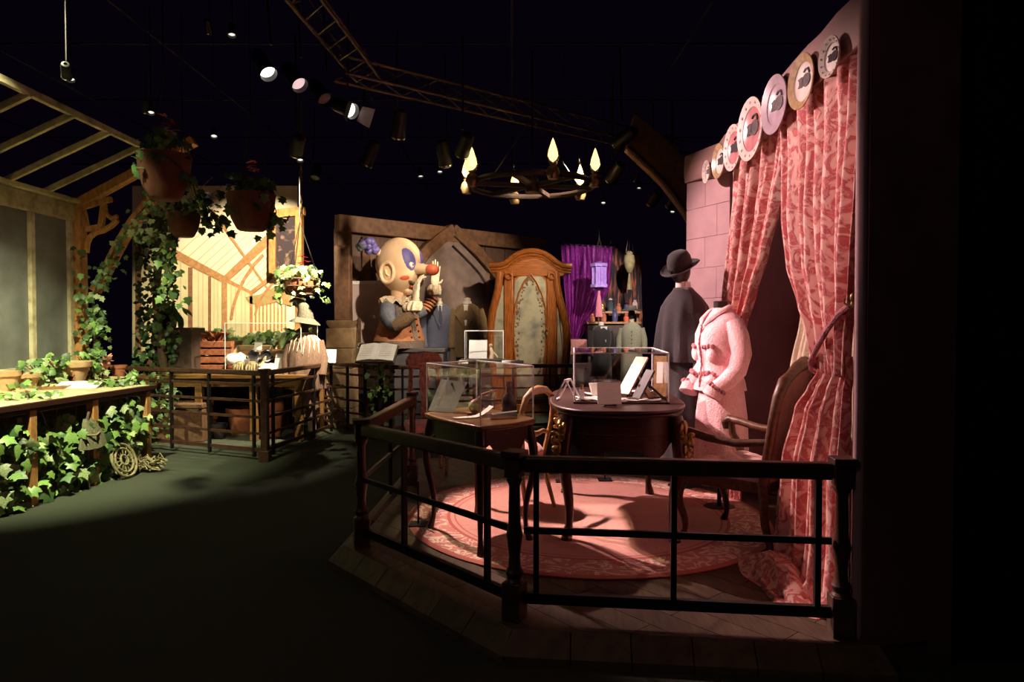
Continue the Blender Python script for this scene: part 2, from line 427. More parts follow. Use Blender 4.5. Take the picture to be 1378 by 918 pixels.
M['mirror'] = mat('hazy_mirror_reflection', (.62, .60, .44), (.30, .31, .27), .2, 5, bump=.02, metal=.6, contrast=(.3, .55))  # pale haze in the colour imitates bright reflections
M['fret'] = mat('dark_fretwork', (.13, .065, .03), (.08, .04, .02), .6, 20, bump=.3)
M['ptshirt'] = mat('grey_green_dress', (.56, .54, .42), (.42, .40, .30), .9, 50, bump=.2)
M['ceramic'] = mat('dark_glaze', (.035, .03, .032), (.025, .02, .022), .15, 8, bump=0)

def damask(name, red, cream, scale):
    m = bpy.data.materials.new(name); m.use_nodes = True
    nt = m.node_tree; N = nt.nodes; L = nt.links; b = N['Principled BSDF']
    b.inputs['Roughness'].default_value = .7
    tc = N.new('ShaderNodeTexCoord')
    n1 = N.new('ShaderNodeTexNoise'); n1.inputs['Scale'].default_value = scale; n1.inputs['Detail'].default_value = 2.5; n1.inputs['Distortion'].default_value = 2.2
    L.new(tc.outputs['UV'], n1.inputs['Vector'])
    r1 = N.new('ShaderNodeValToRGB')
    e = r1.color_ramp.elements
    e[0].position = .36; e[0].color = (*red, 1); e[1].position = .62; e[1].color = (*cream, 1)
    k = r1.color_ramp.elements.new(.48); k.color = (*[a * .82 for a in red], 1)
    k = r1.color_ramp.elements.new(.525); k.color = (*[lerp(a, c, .7) for a, c in zip(red, cream)], 1)
    L.new(n1.outputs['Fac'], r1.inputs[0])
    v = N.new('ShaderNodeTexVoronoi'); v.feature = 'DISTANCE_TO_EDGE'; v.inputs['Scale'].default_value = scale * 1.3
    mxv = N.new('ShaderNodeMixRGB'); mxv.inputs[0].default_value = .25
    L.new(tc.outputs['UV'], mxv.inputs[1]); L.new(n1.outputs['Color'], mxv.inputs[2]); L.new(mxv.outputs[0], v.inputs['Vector'])
    r2 = N.new('ShaderNodeValToRGB'); r2.color_ramp.elements[0].position = .02; r2.color_ramp.elements[1].position = .07
    r2.color_ramp.elements[0].color = (1, 1, 1, 1); r2.color_ramp.elements[1].color = (0, 0, 0, 1)
    L.new(v.outputs['Distance'], r2.inputs[0])
    mx = N.new('ShaderNodeMixRGB'); mx.inputs[2].default_value = (*cream, 1)
    sc = N.new('ShaderNodeMath'); sc.operation = 'MULTIPLY'; sc.inputs[1].default_value = .45
    L.new(r2.outputs[0], sc.inputs[0]); L.new(sc.outputs[0], mx.inputs[0]); L.new(r1.outputs[0], mx.inputs[1])
    L.new(mx.outputs[0], b.inputs['Base Color'])
    return m
M['damask'] = damask('rose_damask_fabric', (.56, .125, .125), (.78, .49, .42), 8.5)
M['lacecurtain'] = damask('cream_net_fabric', (.78, .66, .50), (.62, .50, .36), 16.0)

def rug_material():
    m = bpy.data.materials.new('round_rose_carpet'); m.use_nodes = True
    nt = m.node_tree; N = nt.nodes; L = nt.links; b = N['Principled BSDF']
    b.inputs['Roughness'].default_value = .95
    b.inputs['Sheen Weight'].default_value = .2
    tc = N.new('ShaderNodeTexCoord')
    ln = N.new('ShaderNodeVectorMath'); ln.operation = 'LENGTH'
    L.new(tc.outputs['Object'], ln.inputs[0])
    nz = N.new('ShaderNodeTexNoise'); nz.inputs['Scale'].default_value = 6.5; nz.inputs['Detail'].default_value = 3; nz.inputs['Distortion'].default_value = 2.6
    L.new(tc.outputs['Object'], nz.inputs['Vector'])
    def ramp(inp, els, const=False):
        r = N.new('ShaderNodeValToRGB')
        if const:
            r.color_ramp.interpolation = 'CONSTANT'
        e = r.color_ramp.elements
        e[0].position = els[0][0]; e[0].color = (*els[0][1], 1)
        e[1].position = els[-1][0]; e[1].color = (*els[-1][1], 1)
        for p, c in els[1:-1]:
            q = e.new(p); q.color = (*c, 1)
        L.new(inp, r.inputs[0]); return r.outputs[0]
    field = ramp(nz.outputs['Fac'], [(.3, (.66, .30, .26)), (.56, (.70, .34, .29)), (.62, (.62, .25, .22)), (.7, (.70, .36, .30))])
    border = ramp(nz.outputs['Fac'], [(.36, (.60, .22, .18)), (.50, (.62, .24, .20)), (.535, (.92, .74, .60)), (.60, (.88, .66, .52)), (.64, (.60, .21, .18)), (.75, (.70, .33, .27))])
    isb = ramp(ln.outputs['Value'], [(0, (0, 0, 0)), (.99, (0, 0, 0)), (1.0, (1, 1, 1))], True)
    dv = N.new('ShaderNodeMath'); dv.operation = 'DIVIDE'; dv.inputs[1].default_value = 1.02
    L.new(ln.outputs['Value'], dv.inputs[0])
    gt = N.new('ShaderNodeMath'); gt.operation = 'GREATER_THAN'; gt.inputs[1].default_value = 1.0; L.new(ln.outputs['Value'], gt.inputs[0])
    mx = N.new('ShaderNodeMixRGB'); L.new(gt.outputs[0], mx.inputs[0]); L.new(field, mx.inputs[1]); L.new(border, mx.inputs[2])
    cur = mx.outputs[0]
    for r0, hw, c in ((1.0, .012, (.48, .10, .07)), (.955, .006, (.52, .13, .10)), (1.27, .02, (.50, .13, .10))):
        cp = N.new('ShaderNodeMath'); cp.operation = 'COMPARE'; cp.inputs[1].default_value = r0; cp.inputs[2].default_value = hw
        L.new(ln.outputs['Value'], cp.inputs[0])
        m2 = N.new('ShaderNodeMixRGB'); m2.inputs[2].default_value = (*c, 1)
        L.new(cp.outputs[0], m2.inputs[0]); L.new(cur, m2.inputs[1]); cur = m2.outputs[0]
    L.new(cur, b.inputs['Base Color'])
    n2 = N.new('ShaderNodeTexNoise'); n2.inputs['Scale'].default_value = 220; L.new(tc.outputs['Object'], n2.inputs['Vector'])
    bp = N.new('ShaderNodeBump'); bp.inputs['Strength'].default_value = .4; bp.inputs['Distance'].default_value = .01
    L.new(n2.outputs['Fac'], bp.inputs['Height']); L.new(bp.outputs[0], b.inputs['Normal'])
    N.remove(dv)
    return m
M['rug'] = rug_material()

def starglass():
    m = mat('dark_speckled_glass', (.40, .26, .19), (.060, .045, .05), .15, 9, bump=.03, contrast=(.55, .75))
    return m
M['starglass'] = starglass()

# ================================================================ hall
struct(MB().b2((-9, -2.5, -.1), (6, 17, 0)).build('floor', M['carpet']), 'dark green carpet of the exhibition hall')
cg = MB()
for x in range(-8, 6, 2):
    cg.tube([(x, -2.4, 4.72), (x, 16.8, 4.72)], .012, 6)
for y in range(-2, 17, 2):
    cg.tube([(-9, y, 4.76), (6, y, 4.76)], .012, 6)
struct(cg.build('ceiling', M['hall']), 'open black pipe grid under the dark hall roof')
# ================================================================ platform of the rose room
PZ = .12
POLY = [(-1.06, 4.27), (0.0, 3.09), (1.60, 2.93), (2.50, 3.12), (2.50, 7.05), (-.97, 7.05)]
plat = thing('display_platform', 'low wooden platform with parquet floor and sloped edge boards', 'platform', (0, 0, 0))
MB().prism([(x * .999 + .001, y) for x, y in POLY], 0, PZ - .014).build('core', M['skirtb'], plat)
npl = 0
for j in range(-4, 32):
    u0 = j * .15
    for i in range(-10, 8):
        s0 = i * .95 + (.47 if j % 2 else 0)
        a = R(40)
        def rc(u, s):
            return (-1 + u * math.cos(a) - s * math.sin(a), 3.0 + u * math.sin(a) + s * math.cos(a))
        q = clip([rc(u0 + .002, s0 + .002), rc(u0 + .148, s0 + .002), rc(u0 + .148, s0 + .948), rc(u0 + .002, s0 + .948)], POLY)
        if len(q) >= 3:
            if min(p[0] for p in q) > 1.95 and min(p[1] for p in q) > 3.6:
                continue
            MB().prism(q, PZ - .02, PZ).build('plank', M['plank'], plat); npl += 1
edge = [POLY[5], POLY[0], POLY[1], POLY[2]]
for e0, e1 in zip(edge, edge[1:]):
    L_ = math.hypot(e1[0] - e0[0], e1[1] - e0[1])
    n = max(1, round(L_ / .26))
    d = ((e1[0] - e0[0]) / L_, (e1[1] - e0[1]) / L_)
    nx, ny = d[1], -d[0]
    if (nx * (e0[0] - .6) + ny * (e0[1] - 5)) < 0:
        nx, ny = -nx, -ny
    for k in range(n):
        s0 = L_ * k / n + .003; s1 = L_ * (k + 1) / n - .003
        A = (e0[0] + d[0] * s0, e0[1] + d[1] * s0); B = (e0[0] + d[0] * s1, e0[1] + d[1] * s1)
        ov = .09
        A2 = (A[0] + nx * ov - (d[0] * .04 if k == 0 else 0), A[1] + ny * ov - (d[1] * .04 if k == 0 else 0))
        B2 = (B[0] + nx * ov + (d[0] * .04 if k == n - 1 else 0), B[1] + ny * ov + (d[1] * .04 if k == n - 1 else 0))
        vs = [(*A, 0), (*B, 0), (*B2, 0), (*A2, 0), (*A, PZ), (*B, PZ), (B2[0], B2[1], .035), (A2[0], A2[1], .035)]
        mb = MB().add(vs, [(0, 1, 2, 3), (7, 6, 5, 4), (0, 4, 5, 1), (1, 5, 6, 2), (2, 6, 7, 3), (3, 7, 4, 0)])
        mb.build('edge_board', M['skirtb'], plat)

# ================================================================ rose room wall
def XW(Y):
    return 1.388 + .0596 * Y
WEND = (1.58, 6.29)
WBEND = 5.77
wall = MB()
wall.prism([(XW(5.72) + .16, 5.72), (WEND[0] + .09, 6.31), (WEND[0] + .30, 6.37), (2.6, 6.0), (2.6, 5.72)], PZ, 2.83)
struct(MB().b2((1.941, 3.02, 0), (6, 3.1, 5)).build('wall_dark_screen', M['hall']), 'black screen added beside the rose room to hide the bay')  # added black sheet standing in for the dark void, hides the bay
wr = struct(wall.build('wall_right', M['pinkwall']), 'pale pink block wall of the rose room')
# individual blocks on the far stretch of wall
a0 = Vector((XW(WBEND) + .10, WBEND, 0)); a1 = Vector((WEND[0] + .02, 6.29, 0))
dw = (a1 - a0).normalized(); nw = Vector((-dw.y, dw.x, 0))
if nw.x > 0:
    nw = -nw
Lw = (a1 - a0).length
bz = PZ; row = 0
while bz < 2.8:
    h = min(.27, 2.815 - bz)
    cuts = [0, Lw * (.55 if row % 2 else .28), Lw]
    for c0, c1 in zip(cuts, cuts[1:]):
        p0 = a0 + dw * (c0 + .001); p1 = a0 + dw * (c1 - .001)
        poly = [(p0.x, p0.y), (p1.x, p1.y), (p1.x - nw.x * .08, p1.y - nw.y * .08), (p0.x - nw.x * .08, p0.y - nw.y * .08)]
        MB().prism(poly, bz + .001, bz + h - .0015).build('block', M['pinkwall'], wr, bevel=.002)
    bz += h; row += 1
# near pier with its pale rounded edge, window bay behind the curtains
wp_ = struct(MB().b2((1.552, 2.98, 0), (1.94, 3.10, 4.3)).build('wall_end', M['maroon']), 'dark brown end pier of the rose room')
MB().tube([(1.535, 3.01, PZ), (1.54, 3.01, 1.2), (1.533, 3.01, 2.4), (1.54, 3.01, 3.3)], .026, 10).build('edge_post', M['pinkwall'], wp_)
bay = MB()
bay.b2((2.40, 3.1, PZ), (2.5, 5.75, 3.0))
bay.b2((1.75, 3.1, 2.80), (2.5, 5.75, 2.9))
struct(bay.build('wall_bay', M['pinkwall']), 'shadowed pink wall of the window bay')
bm = MB()
sec = []
def beam_ring(Y, X):
    jz = rnd(-.012, .012)
    return [(X, Y, 2.785 + jz * .5), (X - .008, Y, 2.90), (X + .004, Y, 3.045 + jz), (X + .24, Y, 3.05 + jz), (X + .24, Y, 2.785)]
ys = [3.0 + k * .2 for k in range(14)] + [WBEND]
rings = [beam_ring(y, XW(y)) for y in ys] + [[(WEND[0], 6.30, 2.80), (WEND[0] - .008, 6.30, 2.9), (WEND[0], 6.30, 3.05), (WEND[0] + .24, 6.36, 3.05), (WEND[0] + .24, 6.36, 2.80)]]
bm.loft([list(reversed(r)) for r in rings])
struct(bm.build('trim_1', M['pinkbeam'], bevel=.008), 'rose brown header beam above the curtains')

# round rug
rug = MB().lathe([(0, 0), (1.27, 0), (1.29, .004), (1.29, .010), (1.27, .014), (0, .014)], 96).build('round_rug', M['rug'])
rug.location = (.54, 4.97, PZ)
tag(rug, 'round rose pink rug with scrolled cream border on the platform', 'rug')

# ================================================================ curtains
def drape(name, rows, nfold, material, parent, xoff, seed, nu=170, nv=90, wob=.35, pool=None, tight=1.0):
    """rows: (z, y_near, y_far, offset, amplitude), z descending handled by sorting"""
    rows = sorted(rows)
    z0, z1 = rows[0][0], rows[-1][0]
    random.seed(seed)
    ph = [rnd(0, 6.28) for _ in range(8)]
    vs = []; uv = []
    for j in range(nv + 1):
        z = z0 + (z1 - z0) * j / nv
        yn, yf, off, amp = table(rows, z)
        for i in range(nu + 1):
            u = i / nu
            uu = u + .012 * math.sin(3 * z + ph[0]) + .02 * math.sin(2 * math.pi * 2 * u + ph[1] + z * .8)
            Y = lerp(yn, yf, u)
            a = 2 * math.pi * nfold * uu
            sa = math.sin(a + ph[2]); fold = sa + wob * math.sin(a * .5 + ph[3] + z) + .12 * math.sin(a * 2.1 + ph[4])
            X = XW(Y) + xoff - off - amp * fold
            zz = z + .012 * math.sin(a + 1) * (1 - j / nv)
            vs.append((X, Y, zz)); uv.append((u * (1.9), z))
    fs = [(j * (nu + 1) + i, j * (nu + 1) + i + 1, (j + 1) * (nu + 1) + i + 1, (j + 1) * (nu + 1) + i) for j in range(nv) for i in range(nu)]
    me = bpy.data.meshes.new(name); me.from_pydata(vs, [], fs); me.materials.append(material)
    ul = me.uv_layers.new(name='UVMap')
    flat = []
    for l in me.loops:
        flat += uv[l.vertex_index]
    ul.data.foreach_set('uv', flat)
    me.polygons.foreach_set('use_smooth', [True] * len(me.polygons)); me.update()
    o = bpy.data.objects.new(name, me); col.objects.link(o); o.parent = parent
    md = o.modifiers.new('solid', 'SOLIDIFY'); md.thickness = .004
    return o

def YP(px):
    return 1.388 / ((px - 689) / FPX - .0596)

c1 = thing('damask_curtain', 'rose damask curtain tied back low by the armchair, pooling on the floor', 'curtain', (0, 0, 0))
drape('upper_drape', [
    (1.27, 3.24, 3.58, .03, .030), (1.45, 3.22, 3.70, .03, .034), (1.62, 3.20, 3.86, .02, .038), (1.85, 3.18, 4.03, .02, .040),
    (2.15, 3.17, 4.16, .01, .036), (2.5, 3.15, 4.20, .0, .030), (2.79, 3.15, 4.26, .0, .022)], 8, M['damask'], c1, .04, 3)
drape('lower_drape', [
    (PZ + .012, 3.16, 4.02, .16, .03), (.22, 3.17, 4.02, .10, .035), (.40, 3.18, 4.00, .08, .038), (.75, 3.20, 3.96, .07, .040), (1.05, 3.22, 3.84, .04, .036), (1.18, 3.24, 3.68, .03, .03),
    (1.27, 3.24, 3.57, .02, .028), (1.36, 3.24, 3.56, .03, .028)], 7, M['damask'], c1, .04, 4)
pool = MB()
rings = []
for j in range(9):
    t = j / 8
    rr = []
    for k in range(28):
        a = 2 * math.pi * k / 28
        rad = (1 - t * .72) * (1 + .12 * math.sin(3 * a + 1) + .07 * math.sin(7 * a + j))
        rr.append((1.45 + .17 * rad * math.cos(a) - .0 * t, 3.66 + .42 * rad * math.sin(a), PZ + .003 + .13 * t ** 1.2 + .016 * math.sin(5 * a + 2 * j) * (t > .1) * (1 - t)))
    rings.append(rr)
pool.loft(rings)
po = pool.build('pooled_hem', M['damask'], c1)
ul = po.data.uv_layers.new(name='UVMap')
fl = []
for l in po.data.loops:
    v = po.data.vertices[l.vertex_index].co
    fl += (v.y * 1.4, v.x * 1.4 + v.z)
ul.data.foreach_set('uv', fl)
# tie-back rope and hook
tb = MB()
tp = [(XW(3.62) + .03, 3.63, 1.275), (XW(3.58) - .02, 3.58, 1.295), (XW(3.5) - .055, 3.50, 1.345), (XW(3.4) - .06, 3.40, 1.42), (XW(3.3) - .055, 3.30, 1.50), (XW(3.22) - .04, 3.22, 1.565), (XW(3.18) - .01, 3.175, 1.60)]
tb.tube(tp, .014, 8, flat=1.5)
tb.tube([(p[0] - .006, p[1] + .012, p[2] - .02) for p in tp], .012, 8)
tb.build('tie_band', M['pinktrim'], c1)
tw = thing('curtain_hook', 'small brass curtain hook on the near edge of the bay', 'hook', (XW(3.17) + .0, 3.165, 1.60))
tw.scale = (.6, .6, .6)
MB().tube([(.03, -.045, 0), (-.03, 0, 0), (-.05, .03, .02), (-.05, .03, .06)], .008, 8).build('arm', M['brass'], tw)
MB().lathe([(0, -.02), (.02, -.02), (.025, 0), (.012, .03), (.02, .05), (.02, .08), (.006, .1), (0, .1)], 10).build('finial', M['brass'], tw)

c2 = thing('damask_curtain', 'rose damask curtain swept aside behind the pink suit', 'curtain', (0, 0, 0))
drape('upper_drape', [
    (1.25, 5.35, 5.74, .03, .030), (1.5, 5.12, 5.74, .03, .034), (1.75, 4.86, 5.72, .03, .036), (2.0, 4.62, 5.70, .02, .036),
    (2.3, 4.40, 5.68, .01, .040), (2.55, 4.28, 5.66, .0, .034), (2.79, 4.22, 5.64, .0, .024)], 8, M['damask'], c2, .09, 9)
drape('lower_drape', [
    (PZ + .012, 5.28, 5.74, .02, .03), (.6, 5.32, 5.74, .02, .032), (1.0, 5.40, 5.74, .02, .03), (1.27, 5.36, 5.74, .03, .028)], 6, M['damask'], c2, .09, 10)
c3 = thing('net_curtain', 'cream patterned net curtain hanging inside the window bay', 'curtain', (0, 0, 0))
drape('net_panel', [(PZ + .02, 3.2, 4.92, 0, .015), (.9, 3.2, 4.80, 0, .015), (1.2, 3.2, 4.66, 0, .015), (1.6, 3.2, 4.46, 0, .015), (2.1, 3.2, 4.2, 0, .015), (2.75, 3.2, 4.0, 0, .012)], 18, M['lacecurtain'], c3, .25, 12, nu=150, nv=40)
MB().tube([(XW(3.2) + .25, 3.2, 2.76), (XW(5.6) + .25, 5.6, 2.76)], .014, 8).build('rod', M['brass'], c3)
random.seed(21)
cr = thing('curtain_rod', 'dark rod carrying the damask curtains under the beam', 'rod', (0, 0, 0))
MB().tube([(XW(3.13) + .12, 3.13, 2.765), (XW(5.7) + .12, 5.7, 2.765)], .018, 10).build('pole', M['brass'], cr)

# ================================================================ plates on the beam
PL = [(1125, 77, 54, 'white', 'dark', 'floral-rimmed white plate with a dark kitten, topmost of the row'),
      (1086, 110, 72, 'gold', 'grey', 'ochre-rimmed plate with a grey kitten, second from the near end'),
      (1049, 141, 77, 'mauve', 'grey', 'mauve plate with a seated grey kitten, third from the near end'),
      (1016, 174, 83, 'pinkw', 'grey', 'large white-rimmed pink plate, the tallest of the row'),
      (992, 199, 61, 'pinkw', 'dark', 'mid-sized pink plate with a pale rim, fifth from the near end'),
      (973, 217, 46, 'gold', 'dark', 'small ochre plate, sixth from the near end'),
      (961, 231, 30, 'white', 'grey', 'smallest white plate at the far end of the beam')]
for px, py, hp, kind, cat, lab in PL:
    Y = YP(px); X = XW(Y)
    if Y > WBEND:
        Y = 5.86; X = lerp(XW(WBEND), WEND[0], (Y - WBEND) / (6.29 - WBEND))
    q = pt(px, py, Y)
    r = hp * Y / FPX / 2
    t = thing('china_plate', lab, 'plate', (X - .035, Y, q.z), 0, 'kitten plates along the beam')
    t.rotation_euler = (R(90), 0, R(-90 + 3.4))
    # local z axis ends up facing into the room
    t.rotation_euler = Matrix.Rotation(R(3.4), 4, 'Z').to_3x3().to_4x4().to_euler()
    T = Matrix.Rotation(R(-90), 4, 'Y')
    rimm = {'white': M['plate'], 'gold': M['plategold'], 'mauve': M['platemauve'], 'pinkw': M['plate']}[kind]
    cen = {'white': M['plate'], 'gold': M['plate'], 'mauve': M['platemauve'], 'pinkw': M['platepink']}[kind]
    MB().lathe([(0, -.012), (r * .55, -.012), (r * .72, -.004), (r, .014), (r * .995, .020), (r * .70, .004)], 40, M=T, cap=False).build('rim', rimm, t)
    MB().lathe([(r * .71, .0035), (r * .66, -.002), (0, -.003)], 36, M=T, cap=False).build('well', cen, t)
    if kind in ('pinkw', 'white'):
        for k in range(14):
            a = 2 * math.pi * k / 14
            MB().lathe([(0, .0), (r * .055, 0), (r * .03, .003), (0, .003)], 7, M=T @ Matrix.Translation((r * .85 * math.cos(a), r * .85 * math.sin(a), .0135))).build('rim_motif', M['platepink'] if kind == 'pinkw' else M['plategold'], t)
    k_ = MB()
    for cx, cy, rx, ry in ((0, -.22, .24, .30), (.02, .14, .19, .17)):
        k_.prism([(r * (cx + rx * math.cos(a * math.pi / 8)), r * (cy + ry * math.sin(a * math.pi / 8))) for a in range(16)], .0005, .003, M=T)
    for s in (-1, 1):
        k_.prism([(r * (.02 + s * .18), r * .18), (r * (.02 + s * .16), r * .40), (r * (.02 + s * .03), r * .28)][::s], .0005, .003, M=T)
    k_.tube([T @ Vector((r * x, r * y, .002)) for x, y in ((.2, -.45), (.38, -.36), (.40, -.15), (.33, -.05))], r * .035, 6)
    k_.build('kitten_picture', M['catdark' if cat == 'dark' else 'catgrey'], t)

# ================================================================ railings
def post(parent, x, y, zb, zt, rz=0, s=.075):
    mb = MB()
    mb.box((x, y, zb + .09), (s * 1.25, s * 1.25, .18), rz)
    mb.lathe([(s * .62, zb + .18), (s * .45, zb + .20), (s * .62, zb + .225), (s * .42, zb + .25), (s * .36, zb + .30), (s * .42, (zb + zt) / 2 - .06), (s * .5, (zb + zt) / 2 - .02), (s * .55, (zb + zt) / 2), (s * .5, (zb + zt) / 2 + .02), (s * .40, (zb + zt) / 2 + .06), (s * .36, zt - .16), (s * .55, zt - .13), (s * .42, zt - .10)], 14, M=Matrix.Translation((x, y, 0)))
    mb.box((x, y, zt - .07), (s * 1.0, s * 1.0, .10), rz)
    mb.box((x, y, zt - .008), (s * 1.35, s * 1.35, .03), rz)
    mb.build('post', M['railwood'], parent, bevel=.004)

rail = thing('platform_railing', 'dark wooden railing with turned posts around the rose room platform', 'railing', (0, 0, 0))
ZT = .905
PP = [(-.86, 5.88), (-.943, 4.25), (.012, 3.20), (1.475, 3.03)]
for i, (x, y) in enumerate(PP):
    dx, dy = PP[min(i + 1, 3)][0] - PP[max(i - 1, 0)][0], PP[min(i + 1, 3)][1] - PP[max(i - 1, 0)][1]
    post(rail, x, y, PZ, ZT + .01, math.atan2(dy, dx), .074 if i else .065)
for (a, b), bals in zip(zip(PP, PP[1:]), ((.5,), (.34, .86), (.07, .50, .93))):
    A, B = Vector((*a, 0)), Vector((*b, 0))
    d = (B - A).normalized()
    A2, B2 = A + d * .045, B - d * .045
    up = Vector((0, 0, 1))
    MB().bar(A2 + up * (ZT - .045), B2 + up * (ZT - .045), .062, .075).build('top_rail', M['railwood'], rail, bevel=.012)
    MB().bar(A2 + up * .545, B2 + up * .545, .018, .03).build('middle_bar', M['blackmetal'], rail)
    MB().bar(A2 + up * (PZ + .105), B2 + up * (PZ + .105), .03, .05).build('bottom_bar', M['blackmetal'], rail)
    for t in bals:
        p = A.lerp(B, t)
        MB().box((p.x, p.y, (PZ + .09 + ZT - .06) / 2), (.026, .026, ZT - PZ - .15), math.atan2(d.y, d.x)).build('baluster', M['blackmetal'], rail)

def panelrail(parent, a, b, zt, bars, bals, mats=('railwood', 'blackmetal'), zb=0.12):
    A, B = Vector((*a, 0)), Vector((*b, 0)); up = Vector((0, 0, 1)); d = (B - A).normalized()
    MB().bar(A + up * (zt - .03), B + up * (zt - .03), .07, .055).build('top_rail', M[mats[0]], parent, bevel=.012)
    for k in range(bars):
        z = lerp(zb, zt - .16, k / (bars - 1))
        MB().bar(A + up * z, B + up * z, .022, .028 if k else .04).build('bar', M[mats[0 if not k else 0]], parent)
    for t in bals:
        p = A.lerp(B, t)
        MB().box((p.x, p.y, zt / 2 + .01), (.03, .03, zt - .06), math.atan2(d.y, d.x)).build('baluster', M[mats[1]], parent)

gr = thing('barrier_railing', 'dark five-bar railing in front of the greenhouse display', 'railing', (0, 0, 0))
GP = gp(357, 621)
GL = Vector((-4.75, 8.35, 0))
GR = pt(447, 492, 9.35); GR.z = 0
panelrail(gr, (GL.x, GL.y), (GP.x, GP.y), 1.0, 5, (.02, .36, .63, .93))
panelrail(gr, (GP.x, GP.y), (GR.x, GR.y), 1.0, 5, (.1, .68, .98))
post_b = MB(); post_b.box((GP.x, GP.y, .5), (.075, .075, 1.0)).box((GP.x, GP.y, 1.005), (.11, .11, .03)).box((GP.x, GP.y, .06), (.11, .11, .12)); post_b.build('post', M['railwood'], gr, bevel=.005)
br = thing('barrier_railing', 'dark railing running behind the glass cases to the wardrobe', 'railing', (0, 0, 0))
B0 = pt(492, 490, 9.1); B1 = pt(640, 489, 9.3); B2_ = pt(790, 485, 9.5)
panelrail(br, (B0.x, B0.y), (B1.x, B1.y), .96, 5, (.0, .33, .40, .98))
panelrail(br, (B1.x, B1.y), (B2_.x, B2_.y), .96, 5, (.33, .66, .98))
panelrail(br, (GR.x + .08, GR.y + .1), (B0.x, B0.y), .98, 5, (.3, .97))
panelrail(br, (GR.x + .1, GR.y + .2), (GR.x - .9, GR.y + 1.0), .98, 5, (.5, .98))

# ================================================================ furniture helpers
def cabriole(p, out, ztop, zbot, r=.03, knee=.06, n=10):
    """path of a cabriole leg from (x,y,ztop) to zbot, bulging along out"""
    o = Vector((out[0], out[1], 0)); o = o.normalized() if o.length else o
    pts, rs = [], []
    for k in range(n + 1):
        t = k / n
        b = knee * math.sin(math.pi * min(1, t * 1.6)) if t < .62 else -knee * .35 * math.sin(math.pi * (t - .62) / .38)
        q = Vector((p[0], p[1], lerp(ztop, zbot + .012, t))) + o * b
        if t > .93:
            q += o * knee * .25
        pts.append(q)
        rs.append(r * (1.25 - .75 * t + (.35 if t > .93 else 0)))
    pts.append(pts[-1] - Vector((0, 0, .012))); rs.append(rs[-1] * 1.05)
    return pts, rs

def outline_apron(mb, poly, zt, zfun, th=.02, mi=0):
    """vertical apron band following poly, lower edge given by zfun(i/n)"""
    n = len(poly)
    cx = sum(p[0] for p in poly) / n; cy = sum(p[1] for p in poly) / n
    vo = []; fs = []
    for i, (x, y) in enumerate(poly):
        L_ = math.hypot(x - cx, y - cy)
        ix, iy = x - (x - cx) / L_ * th, y - (y - cy) / L_ * th
        zl = zfun(i / n)
        vo += [(x, y, zt), (x, y, zl), (ix, iy, zl), (ix, iy, zt)]
    for i in range(n):
        a = i * 4; b = ((i + 1) % n) * 4
        fs += [(a, a + 1, b + 1, b), (a + 1, a + 2, b + 2, b + 1), (a + 2, a + 3, b + 3, b + 2), (a + 3, a, b, b + 3)]
    mb.add(vo, fs, mi)

def glass_case(name, label, quad, z0, z1, group=None, base=True, bm='mahog'):
    """acrylic cover on a quad footprint (list of 4 xy, counter-clockwise)"""
    cx = sum(p[0] for p in quad) / 4; cy = sum(p[1] for p in quad) / 4
    t = thing(name, label, 'display case', (cx, cy, z0), 0, group)
    Q = [(p[0] - cx, p[1] - cy) for p in quad]
    h = z1 - z0
    if base:
        MB().prism([(x * 1.02, y * 1.02) for x, y in Q], 0, .012).build('base_board', M[bm], t)
    for i in range(4):
        a, b = Q[i], Q[(i + 1) % 4]
        mb = MB()
        mb.slab([(*a, .012), (*b, .012), (*b, h), (*a, h)], .004)
        mb.build('pane', M['acryl'], t)
        MB().tube([(*a, .0), (*a, h)], .0045, 6).build('edge', M['acryledge'], t)
        MB().tube([(*a, h), (*b, h)], .0040, 6).build('edge', M['acryledge'], t)
    MB().prism(Q, h - .002, h + .002).build('pane', M['acryl'], t)
    return t

# ---------------------------------------------------------------- small corner table
tA, tB, tC = Vector((-.185, 4.00)), Vector((-.575, 4.60)), Vector((.135, 4.33))
tD = tB + tC - tA
cT = (tB + tC) / 2
tz = .915
st = thing('side_table', 'small walnut table with cabriole legs nearest the railing corner', 'table', (cT.x, cT.y, PZ))
loc = [p - cT for p in (tA, tC, tD, tB)]
def bowed(q, k=.035, n=7):
    out = []
    for i in range(4):
        a, b = q[i], q[(i + 1) % 4]
        e = (b - a); nrm = Vector((e.y, -e.x)).normalized()
        for j in range(n):
            t = j / n
            out.append(a.lerp(b, t) + nrm * k * math.sin(math.pi * t) ** 1.0)
    return [(p.x, p.y) for p in out]
top = bowed([p * 1.05 for p in loc])
mb = MB(); mb.prism(top, tz - PZ - .022, tz - PZ); mb.prism([(x * .985, y * .985) for x, y in top], tz - PZ - .034, tz - PZ - .022)
mb.build('top', M['walnut'], st, bevel=.006)
ap = bowed([p * .95 for p in loc], .03)
mb = MB(); outline_apron(mb, ap, tz - PZ - .034, lambda t: tz - PZ - .17 + .035 * math.cos(2 * math.pi * (t * 4)) - .028 * math.cos(2 * math.pi * t * 12))
mb.build('apron', M['mahog'], st)
for p in loc:
    pts, rs = cabriole(p * .90, p, tz - PZ - .04, .014, .026, .045)
    MB().tube(pts, rs, 10).build('leg', M['mahogz'], st)
    MB().ell((p.x * .965, p.y * .965, tz - PZ - .11), (.016, .016, .04), 8, 6).build('mount', M['gold'], st)
quad = [tuple(p + cT) for p in loc]
glass_case('display_case', 'clear acrylic case on the small walnut table', quad, tz, tz + .335, base=False)
